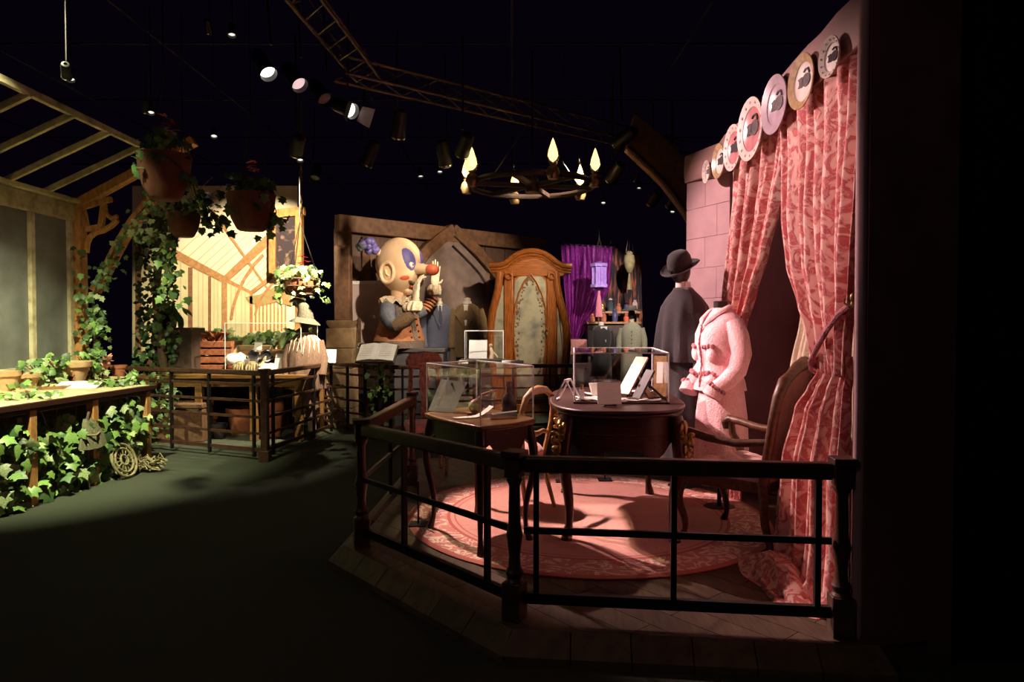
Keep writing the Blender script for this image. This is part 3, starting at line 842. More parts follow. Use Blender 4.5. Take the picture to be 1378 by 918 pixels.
# inside the case: leaning parchment, paper twist, dark inkwell, tray, quill
o = thing('parchment_sheet', 'grey green parchment sheet leaning inside the near case', 'paper', (-.48, 4.62, tz + .004), R(-30))
MB().slab([(-.11, 0, 0), (.10, .0, 0), (.14, .11, .20), (-.08, .11, .21)], .002).build('sheet', M['teal'] if 0 else mat('grey_parchment', (.36, .37, .31), (.30, .31, .26), .8, 10, bump=.03), o)
MB().bar((.0, .12, 0), (.02, .10, .19), .015, .006).build('easel', M['blackmetal'], o)
o = thing('paper_slip', 'curled cream paper slip lying in the near case', 'paper', (-.26, 4.36, tz + .002), R(25))
rings = [[(x, -.035, .002 + max(0, x) ** 2 * 3.2), (x, .035, .002 + max(0, x) ** 2 * 3.2), (x, .035, .004 + max(0, x) ** 2 * 3.2), (x, -.035, .004 + max(0, x) ** 2 * 3.2)] for x in [-.12 + .02 * k for k in range(14)]]
MB().loft(rings).build('slip', M['paper'], o)
o = thing('ink_bottle', 'black glossy stoppered bottle inside the near case', 'bottle', (-.02, 4.53, tz + .002))
MB().lathe([(0, 0), (.045, 0), (.052, .02), (.05, .09), (.038, .12), (.018, .14), (.018, .17), (.026, .18)], 16).build('body', M['ceramic'], o)
MB().lathe([(0, .17), (.016, .17), (.024, .19), (.02, .215), (0, .22)], 12).build('stopper', M['ceramic'], o)
o = thing('pen_tray', 'silver pen tray at the front of the near case', 'tray', (-.06, 4.32, tz + .002), R(20))
MB().box((0, 0, .006), (.18, .05, .012)).box((0, .025, .016), (.18, .006, .02)).box((0, -.025, .016), (.18, .006, .02)).build('dish', M['chrome'], o)
MB().tube([(-.07, 0, .03), (.10, .01, .04)], .005, 6).build('pen', M['paper'], o)
o = thing('wooden_stand', 'small brown carved stand in the near case', 'stand', (-.24, 4.52, tz + .002))
MB().ell((0, 0, .05), (.05, .035, .05), 12, 8).box((0, 0, .006), (.11, .09, .012)).build('foot', M['carved'], o)
MB().tube([(0, 0, .08), (.05, 0, .13), (.14, .01, .16)], [.014, .010, .006], 7).build('arm', M['carved'], o)

# ---------------------------------------------------------------- writing desk
dz = .985
desk = thing('writing_desk', 'large dark mahogany desk with curved top and gilt leg mounts', 'desk', (.735, 4.93, PZ), R(-4))
def desk_outline(hx, hy, n=44, e=3.0, front=.0):
    out = []
    for k in range(n):
        a = 2 * math.pi * k / n
        c, s = math.cos(a), math.sin(a)
        x = hx * math.copysign(abs(c) ** (2 / e), c); y = hy * math.copysign(abs(s) ** (2 / e), s)
        out.append((x, y))
    return out
to = desk_outline(.46, .80)
H_ = dz - PZ
mb = MB(); mb.prism(to, H_ - .02, H_); mb.prism([(x * .975, y * .985) for x, y in to], H_ - .045, H_ - .02)
mb.build('top', M['mahog'], desk, bevel=.009)
ao = desk_outline(.40, .72, 64, 3.4)
mb = MB(); outline_apron(mb, ao, H_ - .045, lambda t: H_ - .27 + .035 * math.cos(2 * math.pi * t * 8) - .02 * math.cos(2 * math.pi * t * 4), .025)
mb.build('apron', M['mahog'], desk)
for sx in (-1, 1):
    for sy in (-1, 1):
        p = (sx * .335, sy * .60)
        pts, rs = cabriole(p, p, H_ - .06, .014, .042, .055)
        lg = MB().tube(pts, rs, 12).build('leg', M['mahogz'], desk)
        mt = MB(); random.seed(5)
        q = Vector((sx * .385, sy * .655, H_ - .16))
        for k in range(22):
            t = k / 21
            mt.ell(q + Vector((rnd(-.05, .03) * -sx, rnd(-.035, .02), -.06 + .24 * (.5 - t))), (rnd(.010, .026), rnd(.010, .026), rnd(.014, .034)), 7, 5)
        mt.ell(q + Vector((0, 0, .05)), (.026, .03, .032), 10, 7)
        mt.build('mount', M['gold'], lg)
        MB().lathe([(.0, 0), (.034, 0), (.036, .02), (.02, .045)], 12, M=Matrix.Translation((pts[-1].x, pts[-1].y, .014))).build('sabot', M['gold'], lg)
# drawer line on the near end
MB().tube([(x * 1.006, y * 1.006, H_ - .16) for x, y in ao[36:61]], .004, 6).build('moulding', M['mahog'], desk)
cq = [(.415, 4.53), (1.035, 4.50), (1.13, 5.50), (.50, 5.52)]
glass_case('display_case', 'large clear acrylic case full of papers on the writing desk', cq, dz, 1.322)
# contents of the big case
def leaf_stand(label, loc, rz, w_, h_, lean, wood=True, paper=None):
    t = thing('document_stand', label, 'document stand', loc, rz)
    d = Vector((0, math.sin(lean), math.cos(lean)))
    MB().bar(Vector((0, 0, .005)), d * h_, w_, .014).build('board', M['carved'] if wood == 2 else (M['chairwood'] if wood else M['grey']), t)
    MB().bar(d * h_ * .62, Vector((0, d.y * h_ + .10, 0.006)), .03, .008).build('strut', M['browndark'], t)
    MB().box((0, -.008, .008), (w_ * 1.1, .03, .014)).build('ledge', M['browndark'], t)
    if paper:
        n_ = Vector((0, -math.cos(lean), math.sin(lean)))
        MB().bar(d * h_ * paper[0] + n_ * .0095, d * h_ * paper[1] + n_ * .0095, w_ * paper[2], .002).build('sheet', M['paper'], t)
    return t
zc = dz + .0135
leaf_stand('tall honey wood stand holding a long white letter in the desk case', (.80, 4.92, zc), R(-52), .115, .34, R(38), 1, (.12, .80, .96))
leaf_stand('narrow wooden stand at the right end of the desk case', (1.02, 4.72, zc), R(-15), .085, .31, R(22), 1, (.35, .85, .5))
leaf_stand('dark board propped at a steep angle in the desk case', (.84, 4.62, zc), R(-70), .10, .23, R(30), 0)
leaf_stand('small brown wedge of folded card in the desk case', (.96, 4.66, zc), R(60), .10, .13, R(40), 1)
o = thing('caption_card', 'taupe caption card on a little iron easel at the desk front', 'sign', (.625, 4.36, dz + .002), R(4))
mb = MB().bar((0, 0, .015), (0, .035, .150), .155, .008); mb.build('card', mat('taupe_card', (.74, .60, .52), (.64, .52, .45), .6, 6, stretch=(1, 1, 30), bump=.03), o)
mb = MB()
for s in (-1, 1):
    mb.tube([(s * .035, -.03, .012), (s * .035, -.015, .004), (s * .04, .05, .004), (s * .02, .03, .11)], .005, 6)
mb.tube([(-.035, -.012, .008), (.035, -.012, .008)], .005, 6); mb.build('easel', M['blackmetal'], o)
random.seed(31)
for k, (x, y, rz, w_, h_) in enumerate([(.53, 4.75, 10, .17, .12), (.60, 4.62, -20, .15, .10), (.50, 4.60, 35, .10, .07), (.82, 4.58, 8, .16, .09), (.93, 4.58, -14, .14, .10), (.72, 4.60, 45, .09, .07), (.62, 4.95, 5, .18, .13), (.75, 5.15, -30, .2, .14), (.95, 5.12, 20, .2, .14)]):
    o = thing('loose_paper', ['cream sheet near the left pane of the desk case', 'white page tilted beside the caption card in the case', 'small square note in the left front corner of the case', 'white slip in the middle front of the desk case', 'white slip below the right wooden stand in the case', 'folded blue grey note turned cornerwise in the case', 'large white page in the middle of the desk case', 'wide sheet at the back left of the desk case', 'wide sheet at the back right of the desk case'][k], 'paper', (x, y, zc + .001 * k), R(rz))
    b_ = rnd(.01, .03)
    rings = [[(xx * w_, -h_ / 2, .002 + b_ * xx * xx * 2), (xx * w_, h_ / 2, .002 + b_ * xx * xx * 2), (xx * w_, h_ / 2, .0035 + b_ * xx * xx * 2), (xx * w_, -h_ / 2, .0035 + b_ * xx * xx * 2)] for xx in (-.5, -.3, -.1, .1, .3, .5)]
    MB().loft(rings).build('sheet', M['paper'], o)
    if k in (0, 3, 6):
        for j in range(4):
            MB().box((0, -h_ * .3 + j * h_ * .2, .006 + b_ * .1), (w_ * .55, .003, .001)).build('text_line', M['grey'], o)
o = thing('paper_funnel', 'white paper cup standing in the desk case', 'cup', (.60, 4.85, zc + .004))
MB().lathe([(.03, 0), (.055, .09), (.053, .09), (.028, .004)], 18, cap=False).build('cone', M['paper'], o)
MB().lathe([(0, 0), (.03, 0), (.03, .004), (0, .004)], 16).build('foot', M['paper'], o)
o = thing('perfume_vial', 'little gold-capped vial at the left front of the desk case', 'bottle', (.475, 4.64, zc))
MB().box((0, 0, .035), (.03, .03, .07)).build('bottle', M['acryledge'], o)
MB().lathe([(0, .07), (.011, .07), (.011, .105), (0, .108)], 10).build('cap', M['gold'], o)
o = thing('picture_frame', 'white folding picture frame on the left of the desk top', 'picture frame', (.385, 4.72, dz + .002), R(70))
for s in (-1, 1):
    mb = MB()
    a = Vector((0, -.06, .0)); 
    for p, q in (((-.06, 0), (.06, 0)), ((.06, 0), (.06, .16)), ((.06, .16), (-.06, .16)), ((-.06, .16), (-.06, 0))):
        mb.bar((p[0], s * (.075 - p[1] * .45), .006 + p[1] * .85), (q[0], s * (.075 - q[1] * .45), .006 + q[1] * .85), .014, .010)
    mb.build('frame', M['white'], o)
# balloon-back chair between the tables ------------------------------------
bc = thing('balloon_back_chair', 'honey wood balloon-back chair with rose seat between the tables', 'chair', (.02, 5.14, PZ), math.atan2(-.78, -.62))
# local front is -y
seat = MB(); seat.lathe([(0, .39), (.19, .39), (.215, .41), (.22, .45), (.19, .485), (.10, .50), (0, .503)], 28)
seat.build('seat', M['pinkseat'], bc)
MB().lathe([(.0, .365), (.215, .365), (.225, .385), (.215, .40), (0, .40)], 28).build('seat_rail', M['chairwood'], bc)
for s in (-1, 1):
    pts, rs = cabriole((s * .165, -.16), (s, -1), .37, .014, .024, .03)
    MB().tube(pts, rs, 9).build('leg', M['chairwood'], bc)
    MB().tube([(s * .14, .17, .37), (s * .15, .20, .2), (s * .17, .25, .014)], [.02, .018, .015], 8).build('leg', M['chairwood'], bc)
arc = [(-.125, .175, .40), (-.15, .19, .52), (-.185, .205, .66), (-.19, .215, .76), (-.155, .225, .86), (-.08, .23, .905), (0, .232, .915), (.08, .23, .905), (.155, .225, .86), (.19, .215, .76), (.185, .205, .66), (.15, .19, .52), (.125, .175, .40)]
MB().tube(arc, [.018, .019, .021, .022, .026, .032, .036, .032, .026, .022, .021, .019, .018], 10, flat=.8).build('back_hoop', M['chairwood'], bc)
MB().tube([(-.155, .195, .58), (-.08, .205, .60), (0, .205, .585), (.08, .205, .60), (.155, .195, .58)], [.014, .018, .022, .018, .014], 8).build('back_splat', M['chairwood'], bc)
# tall carved chair by the back of the platform -----------------------------
tc_ = thing('carved_chair', 'tall carved red wood chair behind the small table', 'chair', (-.80, 6.35, PZ), R(12))
tc_.scale = (.86, .86, .985)
MB().box((0, 0, .45), (.46, .44, .08)).build('seat', M['pinkseat'], tc_, bevel=.025)
for s in (-1, 1):
    MB().tube([(s * .19, -.18, .42), (s * .20, -.20, .2), (s * .19, -.19, 0)], [.025, .02, .016], 8).build('leg', M['carved'], tc_)
    MB().bar((s * .185, .20, 0), (s * .145, .26, 1.02), .035, .035).build('back_post', M['carved'], tc_)
crest = [(-.19, .98), (-.205, 1.06), (-.16, 1.125), (-.08, 1.14), (0, 1.15), (.08, 1.14), (.16, 1.125), (.205, 1.06), (.19, .98)]
MB().prism(crest, -.025, .025, M=Matrix.Translation((0, .26, 0)) @ Matrix.Rotation(R(90), 4, 'X')).build('crest_rail', M['carved'], tc_, bevel=.008)
MB().prism([(-.04, .5), (-.03, .7), (-.06, .85), (-.05, 1.0), (.05, 1.0), (.06, .85), (.03, .7), (.04, .5)][::-1], -.015, .015, M=Matrix.Translation((0, .245, 0)) @ Matrix.Rotation(R(90), 4, 'X')).build('back_splat', M['carved'], tc_)

# armchair -------------------------------------------------------------------
# local: front -y, seat 0.6 wide, 0.55 deep; facing (-.707,.707)
ac = thing('armchair', 'dark carved armchair with blush tufted seat beside the curtain', 'armchair', (1.50, 4.40, PZ), math.atan2(-.707, -.707))
hw, hd = .29, .27
for sx in (-1, 1):
    pts, rs = cabriole((sx * (hw - .01), -hd), (sx * .3, -1), .40, .014, .030, .035)
    MB().tube(pts, rs, 10).build('leg', M['armwood'], ac)
    MB().tube([(sx * (hw - .02), hd - .02, .45), (sx * (hw - .02), hd, .2), (sx * (hw - .01), hd + .06, .0)], [.03, .026, .02], 8).build('leg', M['armwood'], ac)
fr = MB(); fr.prism([(-hw - .02, -hd - .03), (0, -hd - .06), (hw + .02, -hd - .03), (hw, hd), (-hw, hd)], .38, .45); fr.build('seat_rail', M['armwood'], ac, bevel=.012)
# tufted cushion
nu, nv = 36, 32; vs = []; fs = []
for j in range(nv + 1):
    for i in range(nu + 1):
        u, v = i / nu * 2 - 1, j / nv * 2 - 1
        e = (1 - abs(u) ** 5) * (1 - abs(v) ** 5)
        a = (u * 2.6 + v * 2.6) * math.pi / 2; b = (u * 2.6 - v * 2.6) * math.pi / 2
        tuft = (abs(math.sin(a)) * abs(math.sin(b))) ** .45
        vs.append((u * (hw - .01), v * (hd - .01), .455 + max(e, 0) ** .4 * (.055 + .035 * tuft)))
for j in range(nv):
    for i in range(nu):
        a = j * (nu + 1) + i; fs.append((a, a + 1, a + nu + 2, a + nu + 1))
cu = MB().add(vs, fs); cu.b2((-hw + .012, -hd + .012, .448), (hw - .012, hd - .012, .456)); cu.build('tufted_cushion', M['paleseat'], ac, sharp=80)
# back: carved frame with upholstered panel
def backpt(x, h):
    return Vector((x, hd + .0 + .16 * (h - .45), h))
outl = [(-.29, .45), (-.305, .62), (-.31, .82), (-.30, .97), (-.25, 1.06), (-.18, 1.09), (-.10, 1.135), (0, 1.16), (.10, 1.135), (.18, 1.09), (.25, 1.06), (.30, .97), (.31, .82), (.305, .62), (.29, .45)]
MB().tube([backpt(x, h) for x, h in outl], [.032, .03, .03, .032, .036, .030, .036, .042, .036, .030, .036, .032, .03, .03, .032], 10).build('back_frame', M['armwood'], ac)
pan = MB()
ins = [(x * .93, .45 + (h - .45) * .965) for x, h in outl]
F = [backpt(x, h) + Vector((0, -.022, 0)) for x, h in ins]; B_ = [backpt(x, h) + Vector((0, .022, 0)) for x, h in ins]
n = len(F)
pan.add(F + B_, [tuple(range(n)), tuple(range(2 * n - 1, n - 1, -1))] + [(i, n + i, n + (i + 1) % n, (i + 1) % n) for i in range(n)])
pan.build('back_panel', mat('dusky_rose_upholstery', (.30, .12, .105), (.24, .095, .085), .85, 30, bump=.2), ac)
for sx in (-1, 1):
    path = [(sx * .30, hd + .04, .70), (sx * .315, .10, .675), (sx * .325, -.08, .69), (sx * .33, -.20, .715), (sx * .335, -.275, .72), (sx * .335, -.31, .695), (sx * .335, -.30, .665), (sx * .335, -.275, .665)]
    arm = MB().tube(path, [.024, .024, .025, .027, .030, .030, .026, .016], 10).build('arm', M['armwood'] if sx > 0 else M['armwood'], ac)
    MB().tube([(sx * .335, -.26, .70), (sx * .335, -.25, .62), (sx * .325, -.19, .53), (sx * .30, -.15, .44)], [.024, .026, .028, .03], 9).build('arm_support', M['armwood'], arm)
# ================================================================ costumes
def ring(cx, cy, z, rx, ry, n=40, fold=0, k=9, ph=0, e=2.0):
    out = []
    for i in range(n):
        a = 2 * math.pi * i / n
        c, s = math.cos(a), math.sin(a)
        f = 1 + fold * (math.sin(k * a + ph) + .5 * math.sin((k * .5 + 1) // 1 * a + ph * 2 + 1))
        out.append((cx + rx * math.copysign(abs(c) ** (2 / e), c) * f, cy + ry * math.copysign(abs(s) ** (2 / e), s) * f, z))
    return out
def shell(rows, n=40, k=9, cap=True, e=2.2, mb=None, ph=0):
    mb = mb or MB()
    mb.loft([ring(r[0], r[1], r[2], r[3], r[4], n, r[5] if len(r) > 5 else 0, k, ph + r[2] * .6, e) for r in rows], cap=cap)
    return mb
def frill(parent, path, r, name, m):
    mb = MB(); random.seed(len(path))
    for a, b in zip(path, path[1:]):
        a, b = Vector(a), Vector(b)
        nn = max(1, int((b - a).length / (r * 1.1)))
        for i in range(nn):
            p = a.lerp(b, i / nn)
            mb.ell(p + Vector((rnd(-1, 1), rnd(-1, 1), rnd(-1, 1))) * r * .3, (r * rnd(.8, 1.2), r * rnd(.8, 1.2), r * rnd(.8, 1.3)), 6, 4)
    return mb.build(name, m, parent)

# pink wool suit ---------------------------------------------------------------
ps = thing('pink_wool_suit', 'fluffy pink wool suit on a headless mannequin before the curtain', 'costume', (1.57, 5.14, PZ), R(-74))
ps.scale = (.86, .95, 1)
sk = shell([(0, .01, .20, .235, .205, .035), (0, .01, .45, .225, .20, .03), (0, .01, .70, .215, .19, .02), (0, .01, .88, .195, .165, .008), (0, 0, 1.0, .165, .135)], 56, 9)
sk.build('skirt', M['pinkwool'], ps)
jk = shell([(0, -.005, .90, .225, .195, .012), (0, -.005, .96, .215, .185, .008), (0, -.01, 1.05, .185, .155), (0, -.012, 1.13, .182, .155), (0, -.022, 1.24, .198, .172), (0, -.022, 1.32, .205, .168), (0, -.005, 1.40, .205, .14), (0, .012, 1.455, .165, .105), (0, .016, 1.49, .10, .078), (0, .012, 1.515, .072, .068)], 48, 9)
jk.build('jacket', M['pinkwool'], ps)
MB().lathe([(.058, 1.49), (.056, 1.55), (.058, 1.562), (.05, 1.566), (0, 1.566)], 20).build('neck_cap', M['form'], ps)
cl = MB()
for s in (-1, 1):
    cl.tube([(s * .03, .085, 1.52), (s * .08, .03, 1.525), (s * .095, -.05, 1.49), (s * .06, -.135, 1.43), (s * .02, -.165, 1.385)], [.022, .024, .026, .030, .012], 8, flat=.55)
cl.build('collar', M['pinkwool'], ps)
frill(ps, [(.02, -.178, 1.38), (.012, -.20, 1.25), (.012, -.175, 1.10), (.02, -.20, .92)], .008, 'front_trim', M['pinktrim'])
for s in (-1, 1):
    sp = [(s * .19, .005, 1.41), (s * .235, .02, 1.30), (s * .255, .035, 1.18), (s * .25, .0, 1.06), (s * .235, -.08, .98), (s * .205, -.15, .93)]
    slv = MB().tube(sp, [.070, .080, .078, .074, .064, .058], 14).build('sleeve', M['pinkwool'], ps)
    cf = MB().tube([(s * .205, -.15, .945), (s * .188, -.185, .87), (s * .186, -.188, .862)], [.066, .076, .05], 16); cf.build('cuff', M['pinkwool'], slv)
    c0 = Vector(sp[-1]); dd = (Vector((s * .188, -.185, .87)) - c0).normalized()
    s1 = dd.cross(Vector((0, 0, 1))).normalized(); s2 = s1.cross(dd)
    frill(slv, [c0 + (s1 * math.cos(a * .63) + s2 * math.sin(a * .63)) * .070 for a in range(11)], .016, 'cuff_trim', M['pinktrim'])
    pk = MB()
    pk.ell((s * .115, -.155, 1.175), (.055, .03, .06), 12, 8); pk.build('pocket', M['pinkwool'], ps)
    frill(ps, [(s * .065, -.19, 1.225), (s * .115, -.175, 1.228), (s * .165, -.14, 1.222)], .018, 'pocket_trim', M['pinktrim'])
    pk = MB(); pk.ell((s * .12, -.165, .985), (.075, .035, .055), 12, 8); pk.build('pocket', M['pinkwool'], ps)
    frill(ps, [(s * .05, -.205, 1.03), (s * .12, -.19, 1.03), (s * .19, -.14, 1.03)], .018, 'pocket_trim', M['pinktrim'])
MB().tube([(0, 0, .0), (0, 0, .9)], .018, 10).lathe([(0, 0), (.16, 0), (.16, .012), (.02, .02)], 24).build('stand', M['blackmetal'], ps)

# black caped coat and bowler ----------------------------------------------------
bcst = thing('black_caped_coat', 'black caped overcoat with bowler hat on a dark mannequin', 'costume', (1.45, 5.80, PZ), R(-60))
bcst.scale = (.92, .92, 1.055)
shell([(0, .02, .16, .25, .20, .05), (0, .02, .5, .235, .185, .04), (0, .01, .85, .215, .165, .025), (0, 0, 1.1, .20, .15, .01), (0, 0, 1.4, .20, .14), (0, 0, 1.52, .16, .11), (0, 0, 1.57, .08, .08)], 48, 10).build('coat', M['blackwool'], bcst)
shell([(0, .02, 1.02, .285, .225, .085), (0, .02, 1.15, .275, .22, .07), (0, .02, 1.32, .262, .205, .045), (0, .015, 1.46, .235, .17, .012), (0, .01, 1.53, .18, .125), (0, .005, 1.585, .105, .09), (0, 0, 1.61, .078, .078)], 60, 11, cap=False).build('cape', M['blackwool'], bcst, solid=.006)
MB().lathe([(.075, 1.58), (.070, 1.62), (.066, 1.655), (.058, 1.66), (0, 1.66)], 20).build('white_collar', M['paper'], bcst)
MB().tube([(0, -.0, 1.60), (0, -.01, 1.66), (0, -.02, 1.70)], [.05, .048, .05], 14).ell((0, -.03, 1.745), (.078, .10, .105), 18, 12).ell((0, -.13, 1.73), (.014, .022, .022), 8, 6).build('head_form', M['form'], bcst)
hat = Matrix.Translation((0, -.03, 1.755)) @ Matrix.Rotation(R(24), 4, 'X') @ Matrix.Rotation(R(6), 4, 'Y')
ht = MB().lathe([(.10, .0), (.112, .01), (.114, .05), (.108, .10), (.09, .135), (.06, .152), (.02, .158), (0, .158)], 32, M=hat).build('hat_crown', M['felt'], bcst)
br_ = []
for r0, zz in ((.105, .0), (.135, -.004), (.160, .004), (.178, .018), (.174, .022), (.155, .010), (.13, .004), (.105, .010)):
    br_.append([(r0 * .94 * math.cos(a), r0 * 1.10 * math.sin(a), zz + (.022 * abs(math.cos(a)) ** 2 if r0 > .12 else 0)) for a in [2 * math.pi * k / 40 for k in range(40)]])
MB().loft(br_, cap=False, M=hat).build('hat_brim', M['felt'], ht)
MB().lathe([(.113, .012), (.1155, .012), (.1155, .038), (.112, .038)], 32, M=hat, cap=False).build('hat_band', M['form'], ht)
MB().tube([(0, 0, 0), (0, 0, .5)], .02, 8).lathe([(0, 0), (.15, 0), (.15, .012), (.02, .02)], 24).build('stand', M['blackmetal'], bcst)
# small pale hand detail of the coat
MB().tube([(-.22, -.02, 1.40), (-.265, -.02, 1.2), (-.26, -.06, .98), (-.25, -.09, .86)], [.055, .055, .05, .048], 10).build('sleeve', M['blackwool'], bcst)
MB().tube([(.22, -.02, 1.40), (.265, -.02, 1.2), (.26, -.06, .98), (.25, -.09, .86)], [.055, .055, .05, .048], 10).build('sleeve', M['blackwool'], bcst)
MB().tube([(-.25, -.09, .865), (-.248, -.094, .845)], .05, 10).build('cuff', M['paper'], bcst)

# rope stanchion pins and floor plates on the rug
for k, ((px, py), lab) in enumerate([((563, 706), 'thin black pin standing at the left edge of the rug'), ((757, 648), 'thin black pin behind the near desk leg'), ((814, 646), 'thin black pin on a square plate under the desk')]):
    p = gp(px, py, PZ + .014)
    t = thing('support_pin', lab, 'stand', (p.x, p.y, PZ + .0145))
    MB().box((0, 0, .004), (.12, .12, .008)).build('foot_plate', M['blackmetal'], t)
    MB().tube([(0, 0, .008), (0, 0, .30)], .007, 8).build('pin', M['blackmetal'], t)

# ================================================================ leaves
def ivy_mesh(name, m, lobes=5):
    """five-lobed leaf lying in xy, tip along +y, stalk at origin, length 1"""
    o = [(0, 0, 0), (.22, -.06, -.03), (.48, .10, -.08), (.30, .30, -.02), (.52, .52, -.10), (.24, .62, -.03), (0, 1.0, -.12), (-.24, .62, -.03), (-.52, .52, -.10), (-.30, .30, -.02), (-.48, .10, -.08), (-.22, -.06, -.03)]
    vs = [(0, .36, .05)] + o
    n = len(o)
    fs = [(0, 1 + i, 1 + (i + 1) % n) for i in range(n)]
    return MB().add(vs, fs).mesh(name, m, 80)
def blade_mesh(name, m):
    vs = [(0, 0, 0), (.16, .3, .02), (.15, .62, -.02), (0, 1, -.12), (-.15, .62, -.02), (-.16, .3, .02), (0, .35, -.05), (0, .65, -.06)]
    fs = [(0, 1, 6), (0, 6, 5), (1, 2, 7, 6), (6, 7, 4, 5), (2, 3, 7), (7, 3, 4)]
    return MB().add(vs, fs).mesh(name, m, 80)
IV = [ivy_mesh('leaf', M['leafd']), ivy_mesh('leaf', M['leafm']), ivy_mesh('leaf', M['leafp'])]
BL = [blade_mesh('leaf', M['leafd']), blade_mesh('leaf', M['green']), blade_mesh('leaf', M['leafp'])]
RF = blade_mesh('petal', M['redflower'])

def leafrot(nrm):
    """euler so that leaf z axis ~ nrm with random spin, drooping tip"""
    z = Vector(nrm).normalized()
    t = Vector((rnd(-.8, .8), rnd(-.8, .8), -1)).normalized()
    y = (t - z * t.dot(z))
    if y.length < .05:
        y = Vector((1, 0, 0)) - z * z.x
    y.normalize(); x = y.cross(z)
    return Matrix(((x.x, y.x, z.x), (x.y, y.y, z.y), (x.z, y.z, z.z))).to_euler()

def foliage(parent, spots, meshes, weights, size, spread=.6, facing=(0, -1, .3)):
    for p in spots:
        m = random.choices(meshes, weights)[0]
        f = Vector(facing) + Vector((rnd(-1, 1), rnd(-1, 1), rnd(-1, 1))) * spread
        inst('leaf', m, parent, p, leafrot(f), size * rnd(.6, 1.25))

def mass(parent, spots, size, m, facing=(0, -1, .3), spread=.8, name='foliage'):
    """small background leaves joined into one uncountable part"""
    mb = MB()
    base = [(0, 0, 0), (.4, .35, -.03), (.3, .7, -.05), (0, 1, -.1), (-.3, .7, -.05), (-.4, .35, -.03)]
    for p in spots:
        f = Vector(facing) + Vector((rnd(-1, 1), rnd(-1, 1), rnd(-1, 1))) * spread
        s = size * rnd(.6, 1.2)
        T = Matrix.Translation(p) @ leafrot(f).to_matrix().to_4x4() @ Matrix.Scale(s, 4)
        mb.add(base, [(0, 1, 2, 3), (0, 3, 4, 5)], 0, T)
    o = mb.build(name, m, parent)
    o['kind'] = 'stuff'
    return o

# ================================================================ greenhouse wall on the left
random.seed(3)
GX, GY, GZ = -5.2, 8.1, 2.88
gh = thing('greenhouse_frame', 'weathered cream greenhouse wall with dusty panes and bare roof rafters', 'greenhouse', (GX, 6.5, 0))
O = Vector((GX, 6.5, 0))
def L3(x, y, z):
    return Vector((x, y, z)) - O
Y0 = 4.0
MB().bar(L3(GX, Y0, GZ - .06), L3(GX, GY + .05, GZ - .06), .12, .20).build('eave_beam', M['oldpaint'], gh, bevel=.01)
MB().bar(L3(GX + .05, Y0, GZ + .07), L3(GX + .05, GY + .05, GZ + .07), .16, .05).build('gutter_board', M['oldpaint'], gh, bevel=.006)
MB().bar(L3(GX, Y0, .99), L3(GX, GY, .99), .14, .12).build('sill', M['oldpaint'], gh, bevel=.008)
MB().b2(L3(GX - .03, Y0, 0), L3(GX + .03, GY, .93)).build('dado', M['oldpaint'], gh)
ys = [8.02, 7.38, 6.76, 6.14, 5.52, 4.90, 4.28]
for k, y in enumerate(ys):
    MB().b2(L3(GX - .045, y - .035, 1.05), L3(GX + .045, y + .035, GZ - .16)).build('mullion', M['oldpaint'], gh, bevel=.006)
    if k < len(ys) - 1:
        MB().b2(L3(GX - .004, ys[k + 1] + .035, 1.05), L3(GX + .004, y - .035, GZ - .16)).build('pane', M['paneglass'], gh)
RX, RZ = -4.1, 3.48
MB().bar(L3(RX, Y0, RZ), L3(RX, 8.2, RZ), .05, .065).build('purlin', M['oldpaint'], gh, bevel=.006)
for y in (8.14, 7.55, 6.97, 6.40, 5.83, 5.26, 4.7):
    MB().bar(L3(GX, y, GZ + .06), L3(RX + .02, y, RZ - .02), .042, .062).build('rafter', M['oldpaint'], gh, bevel=.005)
# orange-stained end frame with pierced bracket
ef = thing('timber_end_frame', 'orange timber end frame with pierced arched bracket draped in ivy', 'frame', (GX + .04, 8.12, 0))
E = Vector((GX + .04, 8.12, 0))
def E3(x, z, y=8.12):
    return Vector((x, y, z)) - E
MB().b2(E3(GX - .03, 0, 8.06), E3(GX + .12, GZ + .05, 8.20)).build('post', M['pine'], ef, bevel=.008)
MB().bar(E3(GX + .02, GZ + .02), E3(-3.75, GZ + .02 + .55 * 1.4), .13, .10).build('rafter', M['pine'], ef, bevel=.008)
ex = [pt(px, py, 8.12) for px, py in ((128, 392), (140, 372), (152, 348), (164, 325), (176, 305), (188, 288), (202, 270), (218, 252))]
mbx = MB()
for a, b in zip(ex, ex[1:]):
    mbx.bar(a - E, b - E + (b - a) * .06, .10, .11)
mbx.build('curved_brace', M['pine'], ef, bevel=.006)
mbx = MB()
arcp = [pt(px, py, 8.12) - E for px, py in ((116, 340), (117, 328), (121, 319), (129, 313), (140, 310), (150, 304), (158, 296))]
mbx.tube(arcp, .035, 8)
for cpx in (((114, 278), (150, 268)), ((112, 285), (116, 305)), ((116, 309), (136, 305)), ((136, 305), (140, 275))):
    a, b = [pt(q[0], q[1], 8.12) - E for q in cpx]
    mbx.bar(a, b, .05, .06)
a5 = [pt(px, py, 8.12) - E for px, py in ((140, 276), (143, 288), (150, 294), (158, 291))]
mbx.tube(a5, .03, 8)
mbx.build('pierced_bracket', M['pine'], ef)

